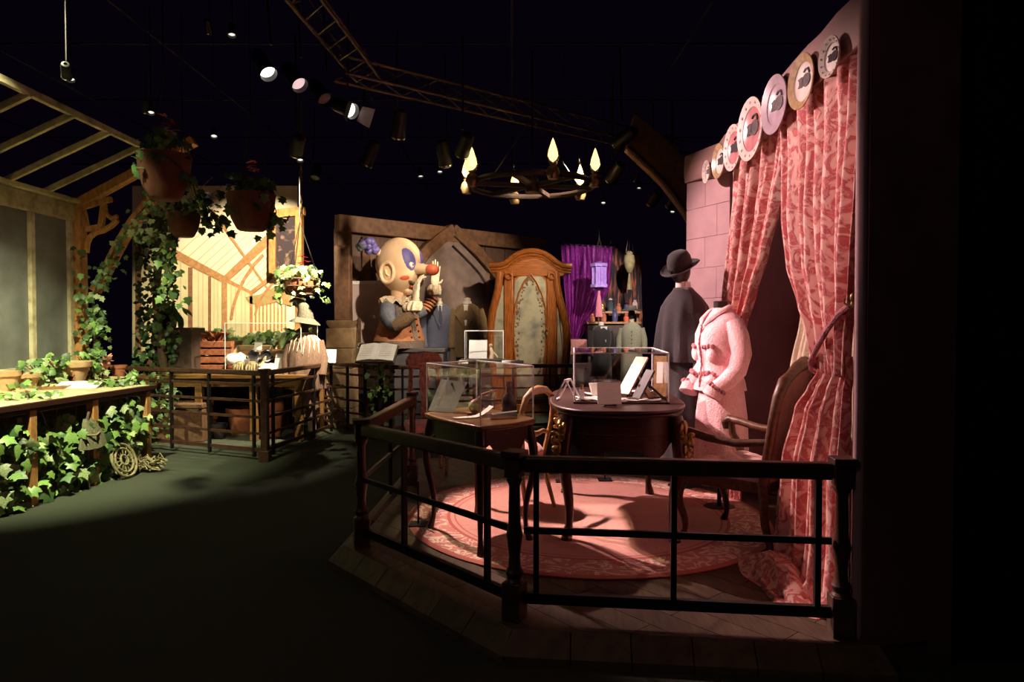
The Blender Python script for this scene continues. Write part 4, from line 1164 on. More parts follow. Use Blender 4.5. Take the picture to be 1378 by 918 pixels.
# ivy on the end frame and corner
iv = thing('climbing_ivy', 'ivy climbing the orange corner post of the greenhouse', 'ivy', (-5.0, 8.0, 0), 0)
sp = []
for k in range(230):
    t = rnd(0, 1)
    px = lerp(118, 132, t) + rnd(-16, 18); py = lerp(395, 500, rnd(0, 1))
    if random.random() < .42:
        s = rnd(0, 1); px = lerp(130, 205, s) + rnd(-14, 16); py = lerp(378, 262, s) + rnd(-16, 18)
    if random.random() < .1:
        px = rnd(100, 125); py = rnd(320, 420)
    sp.append(pt(px, py, rnd(7.75, 8.02)) - Vector((-5.0, 8.0, 0)))
foliage(iv, sp, IV, (6, 4, 2), .070, .8, (.3, -1, .4))
MB().tube([pt(px, py, 8.0) - Vector((-5.0, 8.0, 0)) for px, py in ((125, 510), (128, 450), (125, 400), (140, 365), (160, 325), (185, 290), (210, 262))], [.018, .016, .014, .012, .012, .010, .008], 6).build('vine', M['stem'], iv)

iv = thing('climbing_ivy', 'tall dark ivy column left of the bright greenhouse backdrop', 'ivy', (-4.2, 8.7, 0))
O2 = Vector((-4.2, 8.7, 0))
sp = []
for k in range(300):
    py = 290 + 310 * rnd(0, 1)
    wdt = 22 + 8 * math.sin(py * .03)
    px = 209 + 8 * math.sin(py * .02) + rnd(-wdt, wdt)
    if py > 520:
        px = rnd(186, 232)
    sp.append(pt(px, py, rnd(8.5, 8.9)) - O2)
foliage(iv, sp, IV, (8, 2, 1), .075, .8, (0, -1, .4))
sp = [pt(209 + rnd(-26, 26), rnd(285, 610), rnd(8.75, 9.1)) - O2 for _ in range(700)]
mass(iv, sp, .085, M['leafd'])
MB().tube([(-.34, .15, 0), (-.30, .12, .9), (-.38, .1, 1.8), (-.34, .12, 2.6), (-.34, .12, 3.0)], .05, 8).build('trunk', M['stem'], iv)

# ================================================================ potting bench
bn = thing('potting_bench', 'long potting bench with dark moulded edge, ivy covering its front', 'bench', (-4.6, 6.2, 0))
BO = Vector((-4.6, 6.2, 0))
FA, FB = gp(-95, 722), gp(190, 628)
fA, fB = Vector((FA.x, FA.y, 0)), Vector((FB.x, FB.y, 0))
dF = (fB - fA).normalized(); nF = Vector((dF.y, -dF.x, 0))
TZ = .86
def bench_quad(off0, off1, z0, z1, s0=0.0, s1=0.0):
    a = fA - dF * s0; b = fB + dF * s1
    q = [a + nF * off1, b + nF * off1, b - nF * off0, a - nF * off0]
    return [(p.x - BO.x, p.y - BO.y) for p in q], z0, z1
for (o0, o1, z0, z1, e, m, nm) in ((.98, .10, TZ - .03, TZ, .08, 'oldpaint', 'top'),):
    q, za, zb = bench_quad(o0, o1, z0, z1, .1, e)
    MB().prism(q, za, zb).build(nm, M[m], bn)
q, za, zb = bench_quad(-.085, .125, TZ - .045, TZ + .004, .1, .105); MB().prism(q, za, zb).build('edge_moulding', M['mahog'], bn, bevel=.006)
q, za, zb = bench_quad(-.075, .105, TZ - .085, TZ - .05, .1, .09); MB().prism(q, za, zb).build('lower_moulding', M['mahog'], bn, bevel=.006)
q, za, zb = bench_quad(.30, -.22, 0, TZ - .05, .1, -.02); MB().prism(q, za, zb).build('back_panel', M['browndark'], bn)
def t_of_px(px):
    k = (px - 689) / FPX
    return (k * fA.y - fA.x) / ((fB.x - fA.x) - k * (fB.y - fA.y))
LEGT = [t_of_px(x) for x in (-60, 27, 113, 186)]
for t in LEGT:
    p = fA.lerp(fB, t) + nF * .07 - BO
    MB().box((p.x, p.y, TZ / 2 - .03), (.075, .075, TZ - .06), math.atan2(dF.y, dF.x)).build('leg', M['pine'], bn, bevel=.006)
# ivy hanging over the bench front
random.seed(11)
LF = (fB - fA).length
iv = thing('trailing_ivy', 'large-leaved ivy trailing over the front of the potting bench', 'ivy', tuple(fA.lerp(fB, .5)))
O3 = fA.lerp(fB, .5)
def bspot(t, z, out):
    p = fA.lerp(fB, t) + nF * out
    return Vector((p.x, p.y, z)) - O3
sp = []
while len(sp) < 300:
    t = rnd(.15, 1.0); z = rnd(.03, .74)
    cl_ = .5 + .5 * math.sin(t * 11 + 1.2) * math.cos(z * 5)
    lim = .62 if t < .55 else .74
    if z > lim - .12 * math.sin(t * 14) or random.random() > .35 + .65 * cl_:
        continue
    if min(abs(t - q_) for q_ in LEGT) < .022 and random.random() < .35:
        continue
    sp.append(bspot(t, z, rnd(.03, .13)))
foliage(iv, sp, IV, (3, 5, 3), .105, .8, (.9, -.6, .5))
mass(iv, [bspot(rnd(.1, 1), rnd(.02, .70), rnd(-.12, .05)) for _ in range(1100)], .10, M['leafm'], (.9, -.6, .5))
for k in range(14):
    t0 = rnd(.15, 1)
    MB().tube([bspot(t0, .8, .02), bspot(t0 + rnd(-.05, .05), .55, .05), bspot(t0 + rnd(-.08, .08), .3, .04), bspot(t0 + rnd(-.1, .1), .04, .06)], .006, 5).build('vine', M['stem'], iv)
# bristle bundle and wicker wheel at the foot
p = gp(97, 612)
o = thing('bristle_bundle', 'khaki fan of broom bristles tucked in the ivy', 'broom', tuple(fA.lerp(fB, .615) + nF * .10 + Vector((0, 0, .0))), math.atan2(dF.y, dF.x))
mb = MB()
for k in range(34):
    u = k / 33 * 2 - 1
    mb.tube([(.05 * u, 0, .64), (.12 * u, -.04, .52), (.17 * u, -.05 - .02 * (1 - u * u), .36 + .02 * u * u)], [.006, .012, .014], 5)
mb.build('bristles', M['sack'], o)['kind'] = 'stuff'
MB().tube([(-.10, -.045, .50), (0, -.085, .49), (.10, -.045, .50)], .008, 6).build('binding', M['straw'], o)
MB().tube([(0, 0, .0), (.0, .0, .64), (.02, 0, .70)], .014, 8).build('handle', M['stem'], o)
o = thing('wicker_trivet', 'round straw wicker trivet leaning against the bench leg', 'basket', tuple(fA.lerp(fB, .785) + nF * .17), math.atan2(dF.y, dF.x))
Tm = Matrix.Translation((0, 0, .175)) @ Matrix.Rotation(R(70), 4, 'X')
for rr, r_ in ((.165, .014), (.12, .012), (.05, .012)):
    MB().tube([Tm @ Vector((rr * math.cos(a), rr * math.sin(a), 0)) for a in [2 * math.pi * k / 28 for k in range(29)]], r_, 6).build('hoop', M['straw'], o)
for k in range(14):
    a = 2 * math.pi * k / 14
    MB().tube([Tm @ Vector((.03 * math.cos(a), .03 * math.sin(a), 0)), Tm @ Vector((.165 * math.cos(a), .165 * math.sin(a), 0))], .005, 5).build('spoke', M['straw'], o)
o = thing('straw_heap', 'tangled straw tail beside the wicker wheel', 'straw', tuple(fA.lerp(fB, .90) + nF * .15))
mb = MB()
for k in range(120):
    b_ = Vector((rnd(-.16, .18), rnd(-.06, .06), rnd(.01, .10)))
    mb.tube([b_, b_ + Vector((rnd(-.08, .08), rnd(-.04, .04), rnd(0, .10))), b_ + Vector((rnd(-.13, .13), rnd(-.06, .06), rnd(-.0, .05)))], .006, 4)
mb.build('straw', M['straw'], o)['kind'] = 'stuff'

# things on the bench
def pot_profile(r, h):
    return [(0, 0), (r * .68, 0), (r * .92, h * .74), (r * .92, h * .76), (r * 1.03, h * .76), (r * 1.05, h), (r * .95, h), (r * .88, h * .8), (0, h * .78)]
def bpos(px, py, z=TZ):
    q = gp(px, py, z)
    c = Vector((0, 0, CAMZ))
    if q.x < -4.86:
        k = -4.86 / q.x; q = c + (q - c) * k
    return (q.x, q.y, z + .001)
def pot(label, loc, r, h, m='terra', tilt=None, group=None, name='terracotta_pot'):
    t = thing(name, label, 'pot', loc, 0, group)
    if tilt:
        t.rotation_euler = tilt
        t.location.z += r * .95 * abs(math.sin(tilt[0] or tilt[1]))
    MB().lathe(pot_profile(r, h), 24).build('body', M[m], t)
    MB().lathe([(0, h * .785), (r * .885, h * .80), (0, h * .83)], 18).build('soil', M['soil'], t)
    return t
pot('pale terracotta trough pot at the left end of the bench', bpos(28, 512), .17, .16, 'terrapale')
pot('wide pale terracotta pot under the window corner', bpos(92, 504), .22, .24, 'terrapale')
pot('small terracotta pot tipped on its side on the bench', bpos(85, 516), .09, .13, 'terra', (R(80), 0, R(40)))
pot('tiny terracotta pot lying near the pink flower', bpos(110, 508), .07, .10, 'terra', (R(75), 0, R(-30)))
def dish(label, loc, r):
    t = thing('clay_saucer', label, 'saucer', loc)
    MB().lathe([(0, 0), (r * .85, 0), (r, .035), (r * .96, .035), (r * .82, .010), (0, .010)], 30).build('dish', M['terrapale'], t)
    return t
dish('shallow clay saucer at the near end of the bench', bpos(5, 531), .24)
dish('shallow clay saucer beside the white card', bpos(72, 523), .16)
dish('round clay saucer holding the pink flower', bpos(136, 513), .26)
o = thing('information_card', 'white information card lying at the bench edge', 'sign', bpos(106, 522), R(10))
MB().slab([(-.20, -.10, .004), (.20, -.10, .004), (.20, .10, .06), (-.20, .10, .06)], .006).build('card', M['white'], o)
MB().prism([(-.18, -.02), (.18, -.02), (.18, .08), (-.18, .08)], 0, .012).build('wedge', M['white'], o)
random.seed(17)
def bench_plant(label, loc, n, size, spread, h, meshes, wts):
    t = thing('leafy_plant', label, 'plant', loc)
    for k in range(5):
        a = rnd(0, 6.28)
        MB().tube([(0, 0, 0), (spread * .4 * math.cos(a), spread * .4 * math.sin(a), h * .6), (spread * .8 * math.cos(a), spread * .8 * math.sin(a), h * .8)], [.008, .006, .004], 5).build('stem', M['stem'], t)
    foliage(t, [Vector((rnd(-1, 1) * spread, rnd(-1, 1) * spread, rnd(.02, 1) * h)) for _ in range(n)], meshes, wts, size, .8, (.5, -.6, .8))
    return t
bench_plant('bushy ivy plant between the saucers on the bench', bpos(52, 522), 60, .09, .17, .30, IV, (2, 4, 4))
bench_plant('low spreading green plant along the window sill', bpos(20, 520), 40, .08, .20, .16, IV, (2, 4, 3))
bench_plant('small leafy plant left of the pink flower', bpos(118, 512), 36, .08, .12, .34, IV, (3, 4, 3))
bench_plant('feathery green sprig at the far end of the bench', bpos(175, 516), 24, .11, .11, .16, BL, (1, 4, 1))
bench_plant('blue green trailing plant behind the white card', bpos(104, 514), 34, .08, .14, .12, IV, (3, 3, 2))
bench_plant('pale trailing ivy along the near bench edge', bpos(40, 536), 30, .07, .22, .07, IV, (1, 3, 4))
o = thing('pink_flower', 'dusty pink ruffled flower standing in the round saucer', 'flower', (bpos(136, 511)[0], bpos(136, 511)[1], TZ + .012))
mb = MB().tube([(-.08, 0, 0), (-.07, 0, .16)], .02, 7).tube([(.05, 0, 0), (.06, 0, .14)], .02, 7).ell((0, 0, .17), (.11, .08, .06), 12, 8); mb.build('stump', M['pinkflower'], o)
for k in range(22):
    a = rnd(0, 6.28); inst('petal', blade_mesh('petal', M['pinkflower']) if k == 0 else bpy.data.meshes['petal.001'] if 'petal.001' in bpy.data.meshes else RF, o, (.07 * math.cos(a), .05 * math.sin(a), .18 + rnd(0, .05)), (rnd(.2, 1.0), rnd(-.5, .5), a), .11)
bench_plant('tall leafy plant in front of the wide pale pot', bpos(78, 520), 40, .09, .13, .36, IV, (3, 4, 3))
bench_plant('low ivy mat between the card and the far saucer', bpos(150, 520), 30, .07, .16, .08, IV, (2, 4, 3))
pot('clay pot with a chipped rim at the far end of the bench', bpos(160, 508), .09, .15, 'terra')
pot('pale clay pot behind the near saucer', bpos(8, 515), .12, .20, 'terrapale')
bench_plant('tuft of cream flowers beside the pink flower', bpos(124, 512), 22, .07, .10, .22, BL, (0, 1, 4))

# ================================================================ hanging pots
random.seed(23)
def hanging(name, label, px, py_top, Y, r, h, m, nleaf, size, wts, red=True, chain_top=4.72, basket=False, trail=.25, spread=1.2):
    q = pt(px, py_top, Y)
    t = thing(name, label, 'hanging plant', (q.x, q.y, q.z - h))
    if basket:
        for k in range(14):
            a = 2 * math.pi * k / 14
            MB().tube([(r * math.cos(a), r * math.sin(a), h), (r * .95 * math.cos(a), r * .95 * math.sin(a), h * .6), (r * .7 * math.cos(a), r * .7 * math.sin(a), h * .2), (0, 0, 0)], .008, 5).build('rib', M['stem'], t)
        for zz, rr in ((h, 1), (h * .6, .96), (h * .2, .71)):
            MB().tube([(r * rr * math.cos(a), r * rr * math.sin(a), zz) for a in [2 * math.pi * k / 24 for k in range(25)]], .010, 6).build('hoop', M['stem'], t)
        MB().lathe([(0, .01), (r * .66, h * .2), (r * .9, h * .6), (r * .95, h * .95), (0, h * .95)], 22).build('liner', M['terra'], t)
    else:
        MB().lathe([(0, 0), (r * .52, 0), (r * .60, h * .04), (r * .82, h * .32), (r * .96, h * .68), (r * 1.0, h * .94), (r * 1.03, h), (r * .95, h), (r * .90, h * .8), (0, h * .78)], 28).build('body', M[m], t)
        MB().lathe([(0, h * .785), (r * .885, h * .80), (0, h * .83)], 18).build('soil', M['soil'], t)
    for k in range(3):
        a = 2 * math.pi * k / 3 + .5
        MB().tube([(r * math.cos(a), r * math.sin(a), h * .95), (0, 0, h + .75)], .006, 5).build('chain', M['blackmetal'], t)
    MB().tube([(0, 0, h + .75), (0, 0, chain_top - q.z + h)], .007, 5).build('chain', M['blackmetal'], t)
    sp = []
    for _ in range(nleaf):
        a = rnd(0, 6.28); rr = r * rnd(.2, spread)
        z = h + rnd(-.02, .20) if rr < r else h + rnd(-trail, .12)
        sp.append(Vector((rr * math.cos(a), rr * math.sin(a), z)))
    foliage(t, sp, IV, wts, size, .9, (.3, -.8, .5))
    if red:
        for k in range(16):
            a = rnd(0, 6.28)
            inst('petal', RF, t, (.05 + rnd(-.03, .03), rnd(-.04, .0), h + rnd(.16, .34)), (rnd(-.3, .3), rnd(-.3, .3), a), .09)
        MB().tube([(0, 0, h), (.05, 0, h + .30)], .007, 5).build('flower_stem', M['stem'], t)
    return t
hanging('hanging_pot', 'big terracotta pot with red flower hung highest by the rafters', 221, 209, 6.2, .225, .40, 'terrashade', 85, .10, (6, 2, 0))
hanging('hanging_pot', 'smaller terracotta pot half hidden by ivy under the big pot', 247, 287, 7.2, .165, .25, 'terrashade', 60, .085, (3, 4, 3), False, trail=.18)
hanging('hanging_pot', 'dark silhouetted hanging bowl before the bright backdrop', 338, 262, 6.9, .235, .36, 'terrashade', 70, .10, (6, 2, 0))
hanging('hanging_basket', 'hanging wire basket of variegated ivy and red flowers by the screen', 404, 376, 9.0, .25, .24, 'terra', 130, .10, (1, 3, 6), True, basket=True, trail=.30, spread=1.45)
# ivy sprays hanging between the pots
random.seed(29)
for lab, pts_, Y, n, wts in (('ivy spray trailing between the terracotta pots and the bowl', ((262, 262), (275, 272), (288, 290), (300, 305)), 7.0, 70, (5, 2, 1)),
                        ('dark ivy spray hanging from the right of the dark bowl', ((365, 272), (372, 285), (368, 300), (360, 312)), 6.9, 34, (6, 1, 0)),
                        ('ivy spray under the smaller pot, left of the backdrop', ((225, 318), (222, 345), (230, 375), (236, 400)), 7.3, 60, (5, 3, 1)),
                        ('pale leafy spray crossing the orange brace', ((176, 305), (190, 308), (205, 315), (214, 322)), 7.8, 26, (2, 3, 4)),
                        ('bright pale sprig just below the big pot', ((205, 268), (215, 272), (228, 274), (240, 280)), 7.0, 22, (1, 3, 5))):
    P_ = [pt(x, y, Y) for x, y in pts_]
    t = thing('ivy_spray', lab, 'ivy', tuple(P_[0]))
    MB().tube([p - P_[0] for p in P_], .006, 5).build('vine', M['stem'], t)
    sp = []
    for k in range(n):
        u = rnd(0, 2.999); i = int(u); c = P_[i].lerp(P_[i + 1], u - i)
        sp.append(c - P_[0] + Vector((rnd(-.11, .11), rnd(-.1, .1), rnd(-.11, .09))))
    foliage(t, sp, IV, wts, .085, .9, (.2, -1, .3))

# ================================================================ greenhouse backdrop (a flat printed panel)
MY = 10.9
mu = thing('greenhouse_backdrop', 'bright printed backdrop showing a greenhouse interior in perspective', 'backdrop', tuple(pt(300, 470, MY)))
MO = Vector(mu.location)
def mpoly(name, pts_, m, lay):
    P_ = [pt(x, y, MY - .004 * lay) - MO for x, y in pts_]
    s = sum((P_[i].x * P_[(i + 1) % len(P_)].z - P_[(i + 1) % len(P_)].x * P_[i].z) for i in range(len(P_)))
    if s < 0:
        P_ = P_[::-1]
    return MB().slab(P_, .003).build(name, M[m], mu)
def mstrip(name, a, b, wd, m, lay, wd2=None):
    wd2 = wd2 or wd
    d = Vector((b[0] - a[0], b[1] - a[1])); n_ = Vector((-d.y, d.x)).normalized()
    return mpoly(name, [(a[0] + n_.x * wd / 2, a[1] + n_.y * wd / 2), (b[0] + n_.x * wd2 / 2, b[1] + n_.y * wd2 / 2), (b[0] - n_.x * wd2 / 2, b[1] - n_.y * wd2 / 2), (a[0] - n_.x * wd / 2, a[1] - n_.y * wd / 2)], m, lay)
MB().slab([pt(178, 480, MY + .012) - MO, pt(400, 480, MY + .012) - MO, pt(400, 250, MY + .012) - MO, pt(178, 250, MY + .012) - MO], .03).build('board', M['mural_sky'], mu)
for x in (200, 290, 380):
    a_ = pt(x, 470, MY + .05) - MO
    MB().b2((a_.x - .03, a_.y, -MO.z), (a_.x + .03, a_.y + .05, a_.z + 1.6)).build('support', M['timber'], mu)
mpoly('printed_wall', [(178, 318), (238, 346), (303, 378), (303, 475), (178, 475)], 'mural_pane', 1)
mpoly('printed_wall', [(303, 378), (340, 396), (385, 420), (385, 475), (303, 475)], 'mural_pane', 1)
mstrip('printed_beam', (178, 312), (303, 377), 13, 'mural_beam', 4, 9)
mstrip('printed_beam', (306, 378), (340, 395), 5, 'mural_beam', 3, 4)
for x, y, wd in ((186, 325, 8), (213, 340, 7), (256, 360, 6), (282, 372, 4)):
    mstrip('printed_post', (x, y), (x, 475), wd, 'mural_dark', 2)
mstrip('printed_post', (302, 372), (302, 475), 7, 'mural_beam', 5)
mstrip('printed_post', (338, 394), (338, 450), 4, 'mural_beam', 5)
for x, y in ((200, 330), (234, 348), (243, 352), (267, 364), (273, 367), (288, 374), (293, 377), (311, 384), (317, 387), (325, 391), (330, 393)):
    mstrip('glazing_bar', (x, y), (x, 470), 1.1, 'mural_line', 2)
for i, (x, y) in enumerate(((198, 318), (214, 327), (228, 334), (240, 341), (252, 347), (263, 353), (272, 358), (281, 363), (289, 367))):
    L_ = 120 - i * 4
    mstrip('glazing_bar', (x, y), (x + L_ * .74, y - L_ * .67), 1.1, 'mural_line', 2)
for i, (x, y) in enumerate(((312, 380), (319, 384), (326, 388), (332, 391))):
    mstrip('glazing_bar', (x, y), (x + 55, y - 50), .9, 'mural_line', 2)
mstrip('printed_beam', (284, 282), (368, 400), 4, 'mural_beam', 3, 2.5)
mstrip('printed_rafter', (303, 376), (372, 312), 9, 'mural_beam', 6, 13)
mstrip('printed_rafter', (338, 394), (392, 352), 5, 'mural_beam', 6, 6)
ar = [(311, 430), (314, 412), (320, 394), (329, 375), (341, 357), (354, 343)]
for a, b in zip(ar, ar[1:]):
    mstrip('printed_brace', a, b, 4.2, 'mural_beam', 7)
ar = [(343, 425), (347, 410), (355, 395), (367, 381)]
for a, b in zip(ar, ar[1:]):
    mstrip('printed_brace', a, b, 3, 'mural_beam', 7)
for k in range(9):
    mstrip('printed_post', (344 + k * 5, 404 + k * .6), (344 + k * 5, 445), 1.8, 'mural_beam', 6)
mpoly('printed_foliage', [(330, 400), (350, 396), (372, 385), (392, 390), (392, 412), (372, 406), (352, 412), (336, 408)], 'mural_green', 5)

# timber screen right of the backdrop
sc = thing('timber_screen', 'honey timber screen with a dark speckled pane right of the backdrop', 'screen', tuple(pt(392, 430, 10.6)))
SO = Vector(sc.location); SO.z = 0; sc.location.z = 0
def S3(px, py):
    return pt(px, py, 10.6) - SO
for a, b, w_, nm in (((403, 283), (403, 560), .14, 'stile'), ((367, 292), (367, 368), .09, 'stile'), ((362, 289), (410, 284), .13, 'header'), ((367, 366), (400, 366), .07, 'rail')):
    MB().bar(S3(*a), S3(*b), w_ if abs(a[0] - b[0]) < 5 else .10, .10 if abs(a[0] - b[0]) < 5 else w_).build(nm, M['pine'], sc, bevel=.008)
P_ = [S3(371, 364), S3(397, 364), S3(397, 292), S3(371, 294)]
MB().slab(P_, .01).build('pane', M['starglass'], sc)
# chain above the screen
o = thing('hanging_chain', 'heavy chain hanging down to the timber screen', 'chain', tuple(pt(405, 284, 10.2)))
CO = Vector(o.location)
for k in range(36):
    c = pt(405, 282 - k * 5.2, 10.2) - CO
    if c.z + CO.z > 4.75:
        break
    T = Matrix.Translation(c) @ Matrix.Rotation(R(90 * (k % 2)), 4, 'Z')
    MB().tube([T @ Vector((.016 * math.cos(a), 0, .036 * math.sin(a))) for a in [2 * math.pi * j / 12 for j in range(13)]], .008, 5).build('link', M['brass'], o)

# ================================================================ greenhouse display table and its things
random.seed(37)
DT = .86
tb_ = thing('display_table', 'rough wooden display table behind the greenhouse railing', 'table', (-3.75, 9.15, 0))
MB().b2((-1.05, -.45, DT - .05), (1.10, .75, DT)).build('top', M['walnut'], tb_, bevel=.006)
MB().b2((-1.0, -.38, DT - .16), (1.05, -.34, DT - .05)).build('apron', M['walnut'], tb_)
for x in (-.95, -.28, .42, 1.0):
    for y in (-.36, .66):
        MB().box((x, y, (DT - .05) / 2), (.09, .09, DT - .05)).build('leg', M['walnut'], tb_, bevel=.006)
def tpos(px, py, z=DT):
    q = gp(px, py, z); return (q.x, q.y, z + .001)
glass_case('display_case', 'tall acrylic case of goggles and roots behind the greenhouse railing', [(-3.70, 8.80), (-2.72, 8.80), (-2.72, 9.55), (-3.70, 9.55)], DT, DT + .66, base=False)
# dark plinth with succulent
o = thing('dark_plinth', 'dark square plinth left of the rust-coloured roots', 'plinth', tuple(pt(240, 500, 9.05)))
o.location.z = DT + .001
MB().b2((-.27, -.15, 0), (.25, .25, .60)).build('block', M['browndark'], o, bevel=.006)
MB().b2((-.28, -.19, .53), (.10, -.15, .57)).build('lip', M['walnut'], o)
o2 = pot('glazed round pot with a broad-leaved plant on the dark plinth', (o.location.x - .12, o.location.y + .02, DT + .602), .12, .20, 'ceramic')
foliage(o2, [Vector((rnd(-.12, .22), rnd(-.1, .1), rnd(.17, .34))) for _ in range(12)], BL, (4, 2, 0), .20, .6, (.2, -.8, .6))
# crate of rust roots
o = thing('root_crate', 'slatted crate heaped with rust-coloured roots', 'crate', tuple(pt(290, 496, 9.35)))
o.location.z = DT + .001
for k in range(4):
    MB().b2((-.32, -.20, .02 + k * .105), (.30, -.175, .10 + k * .105)).build('slat', M['redstick'], o, bevel=.004)
    MB().b2((-.32, .20, .02 + k * .105), (.30, .225, .10 + k * .105)).build('slat', M['redstick'], o, bevel=.004)
for x in (-.32, .28):
    MB().b2((x, -.175, 0), (x + .025, .2, .42)).build('end', M['redstick'], o)
MB().b2((-.295, -.17, .30), (.275, .195, .40)).build('fill', M['soil'], o)
for k in range(36):
    x = rnd(-.30, .28); a = (x / .3) * .8 + rnd(-.2, .2)
    MB().tube([(x * .5, rnd(-.15, .15), .40), (x * .5 + .10 * math.sin(a), -.10 + rnd(-.06, .06), .50), (x * .6 + .22 * math.sin(a), -.19, .55 - abs(a) * .03)], [.020, .018, .008], 6).build('root', M['redstick'], o)
# open letter box, globe, goggles, gloves, cards
o = thing('open_letter_box', 'open shallow box of old letters tilted in the greenhouse case', 'box', tuple(pt(326, 494, 8.95)), R(-14))
o.location.z = DT + .001
o.scale = (1.45, 1.2, 1.45)
T = Matrix.Translation((0, .05, .02)) @ Matrix.Rotation(R(38), 4, 'X')
MB().box((0, .14, .0), (.36, .28, .012), M=T).build('bottom', M['chairwood'], o)
for c, s in (((-.18, .14, .035), (.012, .28, .07)), ((.18, .14, .035), (.012, .28, .07)), ((0, 0, .035), (.36, .012, .07)), ((0, .28, .035), (.36, .012, .07))):
    MB().box(c, s, M=T).build('side', M['oldpaint'], o)
for k in range(7):
    MB().box((rnd(-.1, .1), rnd(.06, .22), .02 + k * .006), (.13, .09, .003), rnd(-.8, .8), M=T).build('letter', M['paper'], o)
MB().box((0, .22, .06), (.2, .03, .12)).build('prop', M['browndark'], o)
o = thing('white_globe', 'white glass globe on a small clay pot', 'ornament', tuple(pt(312, 497, 8.88)))
o.location.z = DT + .001
o.scale = (1.25, 1.25, 1.25)
MB().lathe(pot_profile(.06, .09), 18).build('pot', M['terra'], o)
MB().ell((0, 0, .145), .068, 18, 12).build('globe', M['white'], o)
o = thing('leather_goggles', 'grey metal goggles with leather strap in the greenhouse case', 'goggles', tuple(pt(350, 494, 8.98)), R(20))
o.location.z = DT + .145
o.scale = (1.2, 1.2, 1.2)
for s in (-1, 1):
    Tg = Matrix.Translation((s * .065, 0, .07)) @ Matrix.Rotation(R(80), 4, 'X')
    MB().lathe([(.035, -.03), (.062, -.03), (.066, .02), (.055, .03), (.05, .03), (.05, -.01), (.0, -.01)], 20, M=Tg, cap=False).build('eyecup', M['chrome'], o)
MB().tube([(-.12, .02, .07), (-.14, .10, .05), (0, .16, .03), (.14, .10, .05), (.12, .02, .07)], .014, 6).build('strap', M['book'], o)
MB().box((0, .05, -.06), (.16, .14, .12)).build('block', M['browndark'], o)
o = thing('straw_gloves', 'pair of straw-coloured gardening gloves draped over a block', 'gloves', tuple(pt(332, 498, 8.86)))
o.location.z = DT + .001
o.scale = (1.3, 1.3, 1.3)
MB().box((0, .0, .04), (.22, .10, .08)).build('block', M['browndark'], o)
for s in (-1, 1):
    gl_ = MB().ell((s * .06, -.01, .10), (.05, .045, .03), 12, 8)
    for k in range(4):
        gl_.tube([(s * .06 + (k - 1.5) * .022, -.04, .10), (s * .06 + (k - 1.5) * .026, -.065, .07), (s * .06 + (k - 1.5) * .027, -.068, .03)], [.012, .011, .009], 6)
    gl_.tube([(s * .10, 0, .10), (s * .125, -.03, .08)], [.013, .010], 6)
    gl_.build('glove', M['straw'], o)
def card(label, px, py, Y, w_, h_, lean=20, rz=0, z=DT, name='caption_card', m='white'):
    q = pt(px, py, Y)
    t = thing(name, label, 'sign', (q.x, q.y, z + .001), R(rz))
    MB().bar((0, 0, 0.002), (0, math.sin(R(lean)) * h_, math.cos(R(lean)) * h_), w_, .006).build('card', M[m], t)
    MB().bar((0, math.sin(R(lean)) * h_ * .8, math.cos(R(lean)) * h_ * .8), (0, math.sin(R(lean)) * h_ + .06, 0.003), .03, .004).build('prop', M[m], t)
    return t
card('tall white caption sheet leaning in the greenhouse case', 377, 498, 8.9, .21, .27, 18, -12)
card('white folded page lying left of the tall caption sheet', 358, 499, 8.83, .23, .20, 50, 8)
card('narrow white sheet at the right edge of the greenhouse case', 394, 498, 8.92, .09, .26, 15, 6)
b = thing('wooden_stool', 'low wooden stool carrying the green pot plants', 'stool', tuple(pt(372, 494, 9.25)))
b.location.z = DT + .001
MB().b2((-.22, -.14, .26), (.26, .16, .30)).build('seat', M['chairwood'], b, bevel=.008)
MB().b2((-.2, -.12, .20), (.24, -.10, .26)).build('apron', M['chairwood'], b)
for x in (-.17, .21):
    for y in (-.1, .12):
        MB().box((x, y, .13), (.045, .045, .26)).build('leg', M['chairwood'], b)
card('small white card with a printed mark on the stool', 347, 474, 9.15, .11, .10, 10, -8, z=DT + .302)
bench_loc = (b.location.x, b.location.y, DT + .303)
for k, (dx, dy, r, h, lab) in enumerate(((-.17, .06, .055, .11, 'small rust pot of cress at the left of the stool'), (.02, .09, .05, .12, 'stacked rust pot beside the green plants'), (.18, .05, .06, .11, 'rust pot of tall green leaves at the right of the stool'))):
    t = pot(lab, (bench_loc[0] + dx, bench_loc[1] + dy, bench_loc[2]), r, h)
    foliage(t, [Vector((rnd(-.08, .08), rnd(-.07, .05), rnd(h * .8, h + .14))) for _ in range(22)], BL if k == 2 else IV, (1, 4, 2), .10 if k < 2 else .17, .7, (0, -.8, .6))
for k, (px, dz_) in enumerate(((300, .42), (330, .34), (352, .36), (400, .44))):
    t = thing('seedling_tray', ['seed tray with drooping seedlings above the rust roots', 'seed tray of mixed herbs behind the letter box', 'seed tray of pale herbs behind the goggles', 'seed tray of dark seedlings beside the cloak'][k], 'tray', tuple(pt(px, 480, 9.62)))
    t.location.z = DT + .001
    MB().b2((-.16, -.10, 0), (.16, .10, dz_)).build('box', M['walnut'], t, bevel=.005)
    foliage(t, [Vector((rnd(-.17, .17), rnd(-.12, .1), dz_ + rnd(0, .16))) for _ in range(60)], BL + IV, (1, 5, 2, 1, 4, 3), .13, .8, (0, -.8, .6))
o = thing('glass_cloche', 'glass cone with dried rust petals at the right of the case', 'cloche', tuple(pt(389, 498, 9.05)))
o.location.z = DT + .001
MB().lathe([(.02, .0), (.022, .10), (.07, .30), (.075, .46), (.04, .50), (.0, .51)], 18, cap=False).build('cone', M['acryl'], o)
